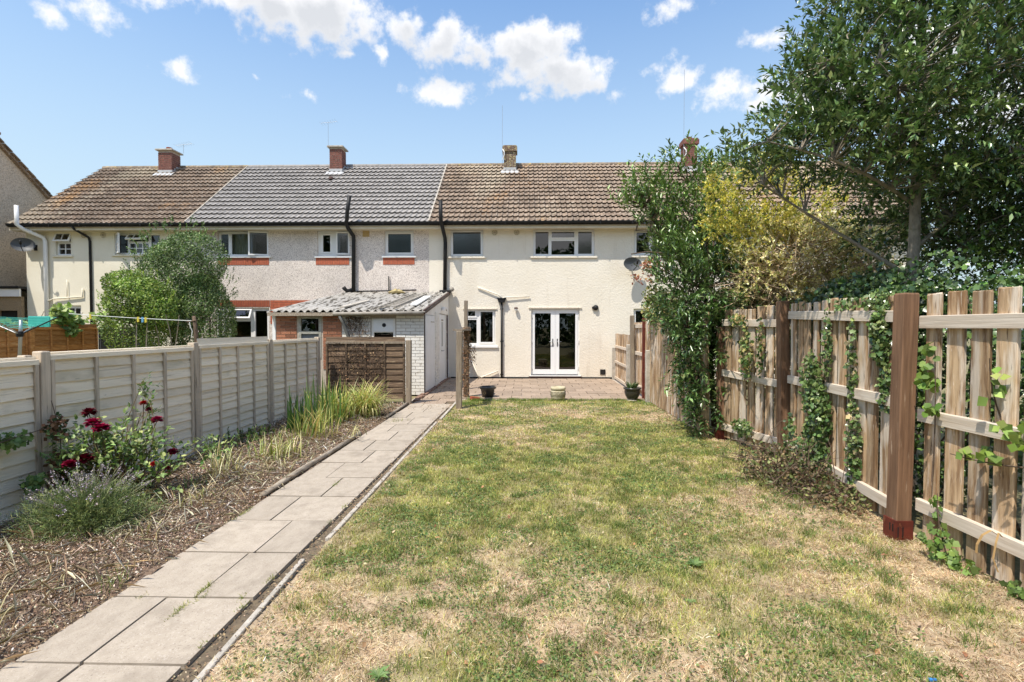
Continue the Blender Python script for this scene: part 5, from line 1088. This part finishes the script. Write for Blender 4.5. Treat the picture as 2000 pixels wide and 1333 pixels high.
# --- brush heap at the foot of the fence
BH=thing('brush_heap','heap of dark tangled cut brush against the slatted fence','brush heap',(2.65,5.3,0))
Q=np.concatenate([inell(1900,(2.66,5.35,.12),(.38,.75,.26)),inell(900,(2.75,4.75,.08),(.24,.5,.16))]); Q=Q[Q[:,2]>0]; n=len(Q)
leaves('foliage',Q,rdir(n),nrm(RNG.normal(size=(n,3))+[-.3,-.3,.6]),RNG.uniform(.025,.055,n),.6,pal(n,[(.07,.10,.03),(.13,.16,.05),(.17,.11,.06),(.10,.06,.035),(.28,.22,.12),(.24,.26,.10)],.25),M['leaf'],BH,shape='small')
tw=[]
for k in range(150):
    a=inell(1,(2.66,5.25,.10),(.40,.8,.22))[0]; a[2]=abs(a[2]); b=a+rdir(1,.2)[0]*RNG.uniform(.12,.5); b[2]=max(.01,b[2]); tw.append((bent(a,b,.08,5,.12),.005,.002))
tw.append(([(2.25,4.75,.15),(2.6,4.95,.32),(2.95,5.2,.48)],.006,.004)); tubes_np('twig',tw,M['bark'],BH,4)
# --- laurel
LA=thing('laurel','tall glossy laurel spilling over the board fence beside the lawn','laurel',(3.1,8.3,0))
ells=[((2.62,7.85,1.25),(.34,.6,.75),360),((2.95,8.1,1.95),(.85,.9,.62),760),((3.4,7.9,1.75),(.5,.6,.5),240),((2.55,8.5,2.55),(.75,.7,.45),260),((2.25,8.7,3.0),(.55,.6,.5),120),((2.9,8.8,3.2),(.75,.7,.7),300),((3.1,8.6,3.95),(.42,.5,.45),75),((2.25,8.8,3.60),(.5,.5,.35),75),((1.85,8.6,3.72),(.33,.3,.33),46),((3.6,8.2,1.9),(.45,.6,.7),170),((2.60,7.58,.55),(.22,.26,.45),100),((2.05,8.6,3.85),(.35,.3,.3),22),((2.6,8.6,4.2),(.45,.4,.25),34),((3.5,8.3,2.7),(.4,.5,.6),120)]
E_=np.concatenate([inell(n,c,r_) for c,r_,n in ells]); E_=E_[((E_[:,0]<2.58)|(E_[:,0]>2.72)|(E_[:,2]>1.75))&(E_[:,2]>.05)]; E_=E_[~((E_[:,0]<2.15)&(E_[:,2]>2.15)&(E_[:,2]<3.30))]
limbs=[(1.85,8.7,3.2),(2.0,8.7,3.6),(2.6,8.8,4.2),(3.1,8.6,4.35),(3.2,8.9,4.1),(3.6,8.8,3.6),(1.75,8.6,2.8),(2.3,8.5,2.5),(2.5,8.0,1.4),(2.6,8.3,2.0)]
woody(LA,[(3.05,8.35,0),(3.0,8.35,.8),(2.95,8.4,1.5),(2.92,8.45,2.2)],limbs,E_[::3],M['bark'],r=.05)
cen=np.array([3.0,8.4,1.9]); d=nrm(E_-cen)*.8+RNG.normal(size=E_.shape)*.4+np.where(E_[:,2:]>2.2,[[0,0,.9]],[[0,-.3,-.25]])
P0,L0,N0,l0,C0=twig_leaves(E_,d,9,RNG.uniform(.18,.40,len(E_)),.105,.34,[(.045,.095,.03),(.075,.14,.042),(.12,.20,.06),(.21,.29,.11)],droop=.1,w=[.25,.3,.27,.18])
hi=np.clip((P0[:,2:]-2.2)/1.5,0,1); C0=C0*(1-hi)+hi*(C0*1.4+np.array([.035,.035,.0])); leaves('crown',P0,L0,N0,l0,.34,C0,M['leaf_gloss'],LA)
# red-brown photinia like shoots and pale bush by the satellite dish
ivy_patch('sprays of red brown leaves beside the grey satellite dish',[((2.50,10.2,2.82),(.24,.2,.14),110),((2.28,10.1,2.55),(.3,.2,.10),60)],'shrub',[(.30,.10,.05),(.20,.07,.04),(.40,.22,.10)],(.04,.08),mt='leaf',shape='leaf',name='red_shrub',stems=[bent((2.9,10.3,0),(2.5,10.2,2.9),.1,6,.05),bent((2.7,10.3,1.9),(2.2,10.1,2.6),.1,6,.05)])
ivy_patch('yellow green bush rising above the fence in front of house wall',[((2.80,10.6,1.98),(.42,.5,.38),1500),((2.6,10.5,2.25),(.25,.3,.2),300)],'shrub',[(.20,.25,.07),(.30,.32,.10),(.36,.30,.12),(.13,.18,.05)],(.035,.07),mt='leaf',shape='leaf',name='pale_shrub',stems=[bent((3.0,10.7,0),(2.8,10.6,2.0),0,6,.05)])
# --- yellow shrub with dead stems
YS=thing('yellow_shrub','yellow leaved climber over a mound of dead brown stems behind fence','shrub',(4.1,7.6,0))
def yl(cs,cols,ln):
    E_=np.concatenate([inell(n,c,r_,.3) for c,r_,n in cs]); E_=E_[fbm(E_[:,0]*1.1+E_[:,1]*.4,E_[:,2],3.0)>.44]
    d=nrm(E_-np.array([4.0,7.9,2.2]))*.8+RNG.normal(size=E_.shape)*.7+[0,-.2,.3]; return twig_leaves(E_,d,14,RNG.uniform(.10,.28,len(E_)),ln,.6,cols,jit=.25,droop=.2)
a=yl([((3.25,7.5,3.30),(.70,.5,.72),900),((4.1,7.7,3.2),(.6,.4,.5),380),((3.2,7.5,2.75),(.3,.3,.4),70)],[(.60,.53,.13),(.72,.64,.22),(.46,.44,.11),(.30,.34,.09)],.042)
b=yl([((3.85,7.3,2.60),(.95,.5,.48),900),((4.45,6.9,2.45),(.6,.4,.42),360),((3.45,7.2,2.1),(.5,.4,.35),60),((5.1,7.1,2.3),(.5,.4,.4),90),((4.2,6.9,2.05),(.7,.35,.28),300),((3.3,7.2,2.2),(.4,.3,.4),120)],[(.80,.74,.42),(.84,.79,.54),(.68,.63,.28),(.52,.43,.22),(.44,.46,.15)],.042)
c_=[np.concatenate([p,q]) for p,q in zip(a,b)]
leaves('foliage',c_[0],c_[1],c_[2],c_[3],.6,c_[4],M['leaf'],YS,shape='small')
n=5600; Q=inell(n,(4.05,7.3,2.1),(1.15,.6,.85)); Q=Q[Q[:,2]>1.0]; n=len(Q); leaves('dead_stems',Q,nrm(RNG.normal(size=(n,3))*[1,.7,.7]),rdir(n),RNG.uniform(.12,.42,n),.018,pal(n,[(.42,.31,.20),(.58,.46,.32),(.30,.20,.13),(.70,.60,.44)],.2),M['dry'],YS,shape='small',fold=.4)
Q=inell(2600,(3.9,7.9,1.2),(1.3,.5,1.0)); n=len(Q); leaves('inner_foliage',Q,rdir(n),rdir(n),RNG.uniform(.05,.09,n),.7,pal(n,DG,.2),M['leaf'],YS,shape='leaf')
tubes_np('stem',[(bent((4.0+RNG.normal()*.3,7.8,0),(4.0+RNG.normal()*.7,7.6+RNG.normal()*.3,RNG.uniform(2,3.6)),.0,7,.08),.014,.005) for k in range(26)],M['bark'],YS,5)
# dark backing tree behind the yellow shrub and the big tree
DB=thing('tree','dark leafy tree in the gap behind yellow shrub and big tree','tree',(6.2,9.5,0))
E_=inell(430,(6.4,9.6,2.8),(2.1,1.0,2.3),.3); P0,L0,N0,l0,C0=twig_leaves(E_,E_-np.array([6.2,9.8,2])+RNG.normal(size=E_.shape),12,RNG.uniform(.2,.4,len(E_)),.08,.55,DG); leaves('crown',P0,L0,N0,l0,.5,C0,M['leaf'],DB,shape='small')
woody(DB,[(6.2,9.5,0),(6.2,9.5,2.5)],[(5.2,9.5,3.2),(6,9.4,4.6),(7.2,9.4,3.9)],E_[::6],M['bark'],r=.09)
# --- big bush in the next garden, two kinds grown together
B1=thing('bush','big dark green bush reaching the upstairs window sill of house','bush',(-9.4,14.1,0))
ells=[((-9.65,14.2,2.7),(1.0,.9,1.35),16000),((-8.95,14.2,1.6),(.80,.8,1.5),20000),((-9.2,14.1,3.4),(.95,.7,.85),9000),((-10.3,14.3,2.3),(.7,.8,1.5),6000)]
Q=np.concatenate([inell(n,c,r_,.6) for c,r_,n in ells]); Q=Q+(.16*(fbm(Q[:,0]*1.0+Q[:,1],Q[:,2],2.6)-.5)[:,None])*nrm(Q-np.array([-9.5,14.2,2.2])); Q=Q[Q[:,2]>.05]; n=len(Q)
lg=fbm(Q[:,0]+Q[:,1]*.7,Q[:,2],3.0)[:,None]; N_=nrm(nrm(Q-np.array([-9.5,14.4,2.0]))+RNG.normal(size=(n,3))*.6)
leaves('foliage',Q,rdir(n,.3),N_,RNG.uniform(.035,.075,n),.55,pal(n,[(.07,.125,.04),(.11,.18,.055),(.16,.24,.08),(.27,.34,.15)],.22)*(.25+1.35*lg),M['leaf'],B1,shape='small')
k=260; E_=inell(k,(-9.4,14.0,2.6),(1.35,1.0,1.9),.92); P0,L0,N0,l0,C0=twig_leaves(E_,nrm(E_-np.array([-9.4,14.3,1.8]))+RNG.normal(size=E_.shape)*.3+[0,0,.5],14,RNG.uniform(.12,.26,k),.06,.5,[(.08,.14,.04),(.12,.19,.06),(.20,.27,.11)]); leaves('shoots',P0,L0,N0,l0,.5,C0,M['leaf'],B1,shape='small')
tubes_each('trunk',[(bent((-9.6+i*.15,14.2,0),(-9.8+i*.25,14.2,2.2),0,6,.05),.04,.015) for i in range(5)],M['bark'],B1,6)
B2=thing('bush','bright yellow green bush in front of the big dark bush','bush',(-9.9,12.9,0))
ells=[((-9.75,12.9,2.25),(.85,.65,.62),9000),((-9.35,12.8,2.0),(.55,.5,.5),4500),((-10.2,13,2.7),(.5,.5,.35),2600),((-9.9,12.9,1.5),(.8,.6,.6),3600)]
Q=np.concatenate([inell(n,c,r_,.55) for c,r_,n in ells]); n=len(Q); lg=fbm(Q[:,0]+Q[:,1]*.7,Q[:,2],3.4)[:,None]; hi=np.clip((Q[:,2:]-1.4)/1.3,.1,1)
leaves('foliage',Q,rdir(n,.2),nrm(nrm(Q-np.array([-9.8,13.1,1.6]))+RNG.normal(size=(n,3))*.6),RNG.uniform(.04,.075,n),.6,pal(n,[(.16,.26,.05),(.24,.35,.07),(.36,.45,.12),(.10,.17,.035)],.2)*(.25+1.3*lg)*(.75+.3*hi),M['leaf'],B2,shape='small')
k=120; E_=inell(k,(-9.75,12.9,2.2),(.9,.7,.75),.92); P0,L0,N0,l0,C0=twig_leaves(E_,nrm(E_-np.array([-9.8,13.1,1.5]))+RNG.normal(size=E_.shape)*.3+[0,0,.5],12,RNG.uniform(.10,.22,k),.055,.55,[(.22,.32,.07),(.32,.40,.11)]); leaves('shoots',P0,L0,N0,l0,.5,C0,M['leaf'],B2,shape='small')
tubes_each('stem',[(bent((-9.9+i*.2,12.6,0),(-9.7+i*.22+RNG.normal()*.1,12.5,1.9),0,6,.08),.018,.01) for i in range(6)],M['bark_pale'],B2,5)
# --- grape vine over the orange fence
GV=thing('grape_vine','leafy grape vine tumbling over the orange fence top','vine',(-12.0,13.2,1.55))
Q=np.concatenate([inell(150,(-12.0,13.3,1.78),(.22,.45,.24)),inell(90,(-11.9,13.0,2.0),(.2,.25,.2)),inell(90,(-12.0,14.6,1.85),(.2,.7,.25)),inell(50,(-12.0,11.9,1.65),(.15,.8,.08)),inell(26,(-11.78,13.25,1.52),(.05,.22,.12))]); n=len(Q)
leaves('foliage',Q,nrm(RNG.normal(size=(n,3))+[.2,-.3,-.6]),nrm(np.array([[.6,-.6,.8]])+RNG.normal(size=(n,3))*.35),RNG.uniform(.08,.17,n),1.05,pal(n,[(.22,.32,.08),(.32,.42,.13),(.14,.23,.06)],.2),M['leaf'],GV,shape='lobed')
tubes_each('stem',[(bent((-12.05,12.3+i*.6,1.5),(-12+RNG.normal()*.1,12.7+i*.6,2.0),.1,6,.08),.012,.006) for i in range(5)],M['bark'],GV,5)
# --- dead ivy on posts, cross panel and lean-to
def dead_ivy(label,boxes,nl,ns,seg,parentname='dead_ivy',cols=[(.30,.17,.09),(.20,.11,.06),(.42,.29,.17)]):
    b0=boxes[0]; T=thing(parentname,label,'dead ivy',((b0[0]+b0[1])/2,(b0[2]+b0[3])/2,b0[4])); Q=[];tw=[]
    for (x0,x1,y0,y1,z0,z1,wt) in boxes:
        k=int(nl*wt); Q.append(np.stack([RNG.uniform(x0,x1,k),RNG.uniform(y0,y1,k),RNG.uniform(z0,z1,k)],1))
        for i in range(int(ns*wt)):
            a=np.array([RNG.uniform(x0,x1),RNG.uniform(y0,y1),RNG.uniform(z0,z1)]); b=a+np.array([RNG.normal()*seg*.5,0,abs(RNG.normal())*seg]); b=np.clip(b,[x0,y0,z0],[x1,y1,z1]); tw.append((bent(a,b,0,4,.08),.004,.002))
    Q=np.concatenate(Q); n=len(Q); leaves('dead_leaves',Q,rdir(n,-.6),nrm(RNG.normal(size=(n,3))+[0,-1,.3]),RNG.uniform(.02,.045,n),.7,pal(n,cols,.25),M['dry'],T,shape='small'); tubes_np('stem',tw,M['bark'],T,4); return T
dead_ivy('dead brown ivy wrapped round the dark timber post by the patio',[(-1.42,-1.22,11.60,11.72,.9,1.6,.6),(-1.30,-1.10,11.6,11.72,.75,1.2,.3),(-1.40,-1.25,11.58,11.68,.0,.9,.4)],420,60,.3)
dead_ivy('dead ivy stems and leaves clinging to dark cross panel',[(-4.05,-2.95,10.535,10.56,.15,1.28,1),(-3.7,-2.9,10.53,10.56,.5,1.2,.6)],170,120,.30,cols=[(.26,.16,.09),(.40,.28,.16),(.14,.085,.05)])
dead_ivy('dead ivy across the flaking white wall of brick lean-to',[(-4.2,-3.65,12.03,12.07,1.2,1.84,1),(-4.2,-3.8,12.02,12.06,1.5,1.84,.6)],110,80,.25)
ivy_patch('dead brown creeper beside the nearest grey post of lap fence',[((-4.12,4.42,.72),(.05,.10,.12),130),((-4.08,4.45,.28),(.08,.16,.28),300)],'creeper',[(.26,.14,.08),(.16,.09,.05),(.05,.08,.03)],(.025,.05),face=(1,-.5,.4),mt='dry',shape='small',name='dead_creeper',stems=[bent((-4.1,4.4,0),(-4.15,4.42,.95),0,6,.04)])
ivy_patch('green climbing sprig on lap fence at the left edge',[((-4.16,3.95,.68),(.06,.32,.07),110),((-4.15,3.7,.62),(.05,.2,.05),50),((-4.1,4.2,.3),(.05,.12,.07),60)],'creeper',[(.12,.20,.05),(.20,.28,.08)],(.035,.06),face=(1,-.4,.6),mt='leaf',name='creeper',stems=[bent((-4.17,3.5,.6),(-4.14,4.4,.72),.05,6,.05)])
# --- rose bush
RO=thing('rose_bush','rose bush with dark crimson blooms against the lap fence','rose bush',(-3.75,4.65,0))
k=150; E_=np.concatenate([inell(160,(-3.78,4.66,.46),(.42,.30,.26)),inell(30,(-3.95,4.4,.42),(.2,.2,.2)),inell(24,(-3.34,4.58,.20),(.2,.2,.13)),inell(12,(-3.69,4.9,.90),(.05,.06,.24)),inell(12,(-3.15,5.1,.42),(.22,.2,.08))])
P0,L0,N0,l0,C0=twig_leaves(E_,RNG.normal(size=E_.shape)+[0,0,.2],9,RNG.uniform(.12,.26,len(E_)),.048,.62,[(.09,.155,.045),(.15,.23,.065),(.25,.34,.11),(.42,.48,.18)],w=[.3,.3,.22,.18]); leaves('foliage',P0,L0,N0,l0,.62,C0,M['leaf'],RO,shape='round')
roses=[((-3.97,4.60,.815),.060,0),((-3.85,4.50,.735),.066,1),((-3.76,4.48,.69),.068,1),((-3.80,4.35,.45),.070,0),((-3.885,4.3,.415),.060,1),((-3.45,4.75,.72),.050,1),((-3.65,4.85,.86),.036,2),((-3.60,4.85,.80),.032,0),((-3.41,4.9,.38),.052,1),((-3.375,4.6,.34),.036,2),((-3.25,4.6,.305),.026,0)]
stm=[]
for (c,rr,kd) in roses: stm.append((bent((c[0]*.6-3.72*.4,4.62,.05),(c[0],c[1],c[2]-.01),.0,5,.04),.006,.004))
for e in E_[::2]: stm.append((bent((-3.70+RNG.normal()*.06,4.65,.02),e,.05,5,.08),.006,.003))
tubes_np('stem',stm,mat('rose_stem',(.12,.14,.05),(.18,.10,.06),9,rough=.6),RO,5)
rc=[(.10,.006,.014),(.24,.010,.045),(.32,.02,.02)]
for (c,rr,kd) in roses:
    P=[];D_=[];N_=[];S_=[];C_=[]
    for ring,(m_,el,sz) in enumerate(((5,1.35,.55),(7,1.0,.75),(9,.55,.95),(10,.1,1.0),(8,-.25,.85))):
        for q in range(m_):
            a=2*PI*(q+.4*ring)/m_+RNG.normal()*.15; e=el+RNG.normal()*.12; d=np.array([math.cos(a)*math.cos(e),math.sin(a)*math.cos(e),math.sin(e)]); o_=np.array([math.cos(a),math.sin(a),0])*rr*.18*ring/2
            P.append(np.array(c)+o_*.6+[0,0,.003*(4-ring)]); D_.append(d); N_.append(np.array([-math.cos(a)*math.sin(e),-math.sin(a)*math.sin(e),math.cos(e)])); S_.append(rr*sz); C_.append(np.array(rc[kd])*RNG.uniform(.6,1.5))
    leaves('rose',P,D_,N_,np.array(S_),.95,np.array(C_),M['petal'],RO,shape='round',fold=2.2)
# --- lavender
LV=thing('lavender','grey green lavender bush with faded flower spikes beneath the roses','lavender',(-3.45,3.95,0))
n=2600; th=RNG.random(n)*2*PI; el=RNG.uniform(.15,1.35,n); d=np.stack([np.cos(th)*np.cos(el),np.sin(th)*np.cos(el),np.sin(el)],1); base=np.array([-3.45,3.95,.0])+d*RNG.uniform(.05,.33,(n,1))*[1.5,1.1,.85]
P0,L0,N0,l0,C0=twig_leaves(base,d+RNG.normal(size=d.shape)*.25,7,RNG.uniform(.07,.14,n),.042,.10,[(.15,.21,.085),(.22,.28,.12),(.11,.16,.06),(.34,.38,.16)],up=.6); P0[:,2]=np.maximum(P0[:,2],.005); leaves('foliage',P0,L0,N0,l0,.11,C0,M['leaf'],LV,shape='small')
n=120; th=RNG.random(n)*2*PI; el=RNG.uniform(.5,1.35,n); d=np.stack([np.cos(th)*np.cos(el)+.12,np.sin(th)*np.cos(el),np.sin(el)],1); a0=np.array([-3.45,3.95,.05])+d*.25; ln=RNG.uniform(.12,.25,n); tips=a0+nrm(d)*ln[:,None]
tubes_np('flower_stalk',[(bent(a0[i],tips[i],.03,4,.03),.0022,.0018) for i in range(n)],mat('lavender_stalk',(.28,.30,.17),rough=.8),LV,4)
P=[];Dd=[]
for i in range(n):
    for q in range(16): P.append(tips[i]-nrm(d[i:i+1])[0]*(.06*q/16)+RNG.normal(size=3)*.004); Dd.append(RNG.normal(size=3)+nrm(d[i:i+1])[0]*.8)
leaves('flower_spike',P,Dd,rdir(len(P)),RNG.uniform(.008,.014,len(P)),.8,pal(len(P),[(.36,.31,.33),(.48,.43,.42),(.27,.22,.24),(.42,.36,.46)],.15),M['dry'],LV,shape='small')
# --- strap-leaved clumps
def clump(name,label,cat,c,n,ln,wd,cols,spread=.06,lean=(.15,.9),droop=.55,seg=6,w=None,group=None,z0=0):
    T=thing(name,label,cat,(c[0],c[1],0),group); th=RNG.random(n)*2*PI; le=RNG.uniform(*lean,n); L=RNG.uniform(*ln,n); W_=RNG.uniform(*wd,n); C=pal(n,cols,.15,w)
    B=np.array([c[0],c[1],z0])+np.stack([RNG.normal(size=n)*spread,RNG.normal(size=n)*spread,np.zeros(n)],1); V=[];F=[];CC=[]
    dirh=np.stack([np.cos(th),np.sin(th),np.zeros(n)],1); side=np.stack([-np.sin(th),np.cos(th),np.zeros(n)],1); tw=RNG.normal(size=n)*.5
    side=side*np.cos(tw)[:,None]+dirh*np.sin(tw)[:,None]; p=B.copy(); ang=le*.35; pts=[]
    for s in range(seg+1):
        t=s/seg; wdt=W_*(.75+.6*t-1.35*t**2.2 if t<1 else 0.02); wdt=np.maximum(wdt,.0006); pts.append((p-side*wdt[:,None]/2,p+side*wdt[:,None]/2))
        a=ang+le*droop*3.0*t**1.6; p=p+(dirh*np.sin(a)[:,None]+np.array([0,0,1.])*np.cos(a)[:,None])*(L/seg)[:,None]; p[:,2]=np.maximum(p[:,2],.008)
    k=2*(seg+1); V=np.zeros((n,k,3))
    for s,(a,b) in enumerate(pts): V[:,2*s]=a; V[:,2*s+1]=b
    Fq=np.concatenate([(np.arange(n)*k)[:,None]+np.array([2*s,2*s+1,2*s+3,2*s+2]) for s in range(seg)])
    npmesh('blades',V.reshape(-1,3),Fq,np.repeat(C,k,0)*(np.tile(np.linspace(.8,1.1,seg+1).repeat(2),n)[:,None]),M['leaf'],T); return T
YG=[(.36,.40,.10),(.50,.52,.18),(.62,.58,.28),(.24,.30,.07),(.60,.48,.20)]
clump('striped_grass','pale yellow striped grass clump in front of the dark cross panel','plant',(-2.80,9.0),420,(.45,.85),(.014,.026),YG,.10,(.3,1.35),.8,group='strap leaved clumps in the bed')
clump('day_lily','upright green and yellow day lily clump left of striped grass','plant',(-3.22,8.6),190,(.40,.78),(.015,.028),[(.16,.26,.05),(.26,.34,.08),(.44,.44,.12),(.55,.48,.16)],.16,(.1,1.05),.5,group='strap leaved clumps in the bed')
clump('iris','dark green iris blades with broad leaves nearest the fence','plant',(-3.42,7.75),34,(.40,.66),(.035,.055),[(.035,.08,.025),(.055,.12,.03),(.09,.17,.04)],.12,(.05,.6),.12,group='strap leaved clumps in the bed')
clump('day_lily','yellow green lily clump with orange tipped leaves by the path log','plant',(-3.02,7.35),120,(.28,.55),(.010,.018),[(.30,.36,.08),(.46,.46,.14),(.60,.50,.20),(.16,.25,.05)],.15,(.1,.9),.5,group='strap leaved clumps in the bed')
clump('iris','tall narrow green iris blades rising in front of lap fence','plant',(-3.25,8.1),26,(.60,.92),(.028,.04),[(.08,.17,.04),(.14,.25,.06)],.14,(.05,.35),.08,group='strap leaved clumps in the bed')
clump('day_lily','drooping yellowed lily clump halfway along the edging log','plant',(-2.98,6.15),110,(.20,.42),(.010,.017),[(.46,.46,.14),(.60,.56,.28),(.30,.36,.08),(.66,.60,.36)],.13,(.2,1.15),.6,group='strap leaved clumps in the bed')
clump('day_lily','straggly pale lily leaves nearer the camera than yellowed clump','plant',(-3.18,5.35),46,(.22,.46),(.009,.014),[(.60,.56,.30),(.44,.44,.16),(.68,.62,.40)],.08,(.2,1.1),.55,group='strap leaved clumps in the bed')
clump('dead_clump','sprawl of bleached dead leaves left of the log end','plant',(-2.98,4.55),60,(.12,.32),(.007,.012),[(.66,.60,.42),(.54,.46,.28),(.40,.42,.16)],.13,(.7,1.4),.7,group='strap leaved clumps in the bed')
clump('grass_tuft','small straw coloured tuft at the bottom left corner of bed','plant',(-2.72,2.45),36,(.12,.30),(.005,.008),[(.60,.52,.30),(.40,.38,.14)],.07,(.3,1.2),.6,group='strap leaved clumps in the bed')
clump('grass_tuft','tiny green weed tuft touching the near path slab','plant',(-2.50,3.05),22,(.06,.16),(.004,.007),[(.20,.30,.07),(.40,.42,.18)],.03,(.2,1.0),.5,group='strap leaved clumps in the bed')
clump('grass_tuft','green weed tuft on the path joint by striped grass','plant',(-2.15,8.62),40,(.04,.10),(.005,.008),[(.20,.26,.07),(.34,.32,.12)],.07,(.3,1.2),.5,group='strap leaved clumps in the bed')
mx=[];my=[]
for (ax,ay,bx,by,n_) in ((-1.93,2.96,-1.93,3.10,5),(-1.93,2.62,-1.93,2.96,4),(-2.4,2.94,-1.6,2.95,3),(-1.9,4.75,-1.9,5.3,3),(-1.60,2.4,-1.585,4.5,6),(-2.40,3.5,-2.38,4.6,5)):
    t=RNG.random(n_); mx+=list(ax+(bx-ax)*t); my+=list(ay+(by-ay)*t)
k=28; x=np.repeat(mx,k)+RNG.normal(size=len(mx)*k)*.010; y=np.repeat(my,k)+RNG.normal(size=len(mx)*k)*.03
tag(blades('joint_weeds',x,y,RNG.uniform(.008,.03,len(x)),np.full(len(x),.004),pal(len(x),[(.26,.30,.08),(.42,.40,.18),(.16,.20,.06)]),RNG.uniform(.4,1.4,len(x)),M['grassm'],z0=.008),'little weeds and moss in the joints of the path','weeds',kind='stuff')
T=clump('fallen_blades','loose lily blades fallen across edging log onto the path','plant',(-2.42,7.1),9,(.25,.45),(.012,.018),[(.62,.55,.26),(.50,.46,.18)],.12,(1.2,1.5),.9,group='strap leaved clumps in the bed',z0=.07)
clump('dead_clump','flattened bleached blades between the two lily clumps','plant',(-2.85,5.6),60,(.12,.34),(.006,.011),[(.70,.64,.44),(.58,.50,.30),(.46,.46,.20)],.16,(.8,1.45),.7,group='strap leaved clumps in the bed')
clump('dead_clump','thin bleached blades beside lavender towards the path','plant',(-2.85,3.85),45,(.10,.28),(.005,.009),[(.70,.64,.46),(.56,.48,.30),(.40,.42,.16)],.13,(.6,1.4),.7,group='strap leaved clumps in the bed')
clump('dead_clump','brown collapsed leaves in the near left of the bed','plant',(-3.25,2.95),45,(.12,.30),(.006,.012),[(.50,.36,.20),(.62,.52,.34),(.36,.24,.14)],.18,(1.0,1.5),.7,group='strap leaved clumps in the bed')
def seedlings(label,c,r_,k,hgt):
    T=thing('small_shrub',label,'shrub',(c[0],c[1],0)); E_=np.array([[c[0]+RNG.normal()*r_,c[1]+RNG.normal()*r_,0] for _ in range(k)]); top=E_+np.stack([RNG.normal(size=k)*.05,RNG.normal(size=k)*.05,RNG.uniform(.6,1.1,k)*hgt],1)
    tubes_np('stem',[(bent(E_[i],top[i],0,4,.05),.004,.003) for i in range(k)],M['bark'],T,4); P0,L0,N0,l0,C0=twig_leaves(E_,top-E_,26,np.linalg.norm(top-E_,axis=1),.034,.5,[(.07,.14,.035),(.11,.20,.045),(.16,.27,.06)],up=.8); leaves('foliage',P0,L0,N0,l0,.5,C0,M['leaf'],T,shape='small')
seedlings('small dark green shrub in the bed below second fence post',(-3.62,5.9),.10,14,.30); seedlings('cluster of low green seedlings right of the small shrub',(-3.58,6.7),.18,20,.24); seedlings('low leafy seedlings at the fence foot before the iris',(-3.85,7.2),.16,14,.16)
clump('grass_tuft','thin green blades between lavender and small shrub','plant',(-3.25,5.0),14,(.10,.2),(.006,.01),[(.18,.28,.07)],.05,(.1,.7),.3,group='strap leaved clumps in the bed')
# broad-leaved weeds in the lawn
def weed(c,rr,n,label):
    T=thing('lawn_weed',label,'weed',(c[0],c[1],0),'broad leaved weeds in the lawn'); th=np.arange(n)*2.4; d=np.stack([np.cos(th),np.sin(th),np.full(n,.35)],1); leaves('foliage',np.tile([c[0],c[1],.015],(n,1)),d,np.tile([0,0,1.],(n,1))-d*.3,rr*RNG.uniform(.6,1,n),.34,pal(n,[(.12,.20,.06),(.18,.26,.09)]),M['leaf'],T)
weed((-.66,2.28),.075,12,'dark rosette weed in dry grass near the bottom left of lawn'); weed((1.13,3.42),.085,16,'dandelion rosette in lawn midway to the rusty post shoe'); weed((.95,2.95),.05,10,'small pale weed in the worn grass towards bottom right')
# --- hedge behind the viewer, mirrored in the panes
HG=thing('hedge','tall dark hedge at the end of the garden behind the viewer','hedge',(0,-13,0))
x=RNG.uniform(-30,30,34000); top=7.0+5.5*fbm(x,x*0+3,.25); z=RNG.random(34000)**.8*top; y=-13-RNG.random(34000)*1.6+.5*np.sin(x*1.7)
Q=np.stack([x,y,z],1); n=len(Q); leaves('foliage',Q,rdir(n),rdir(n),RNG.uniform(.25,.5,n),.8,pal(n,DG,.25),M['leaf'],HG,shape='small')
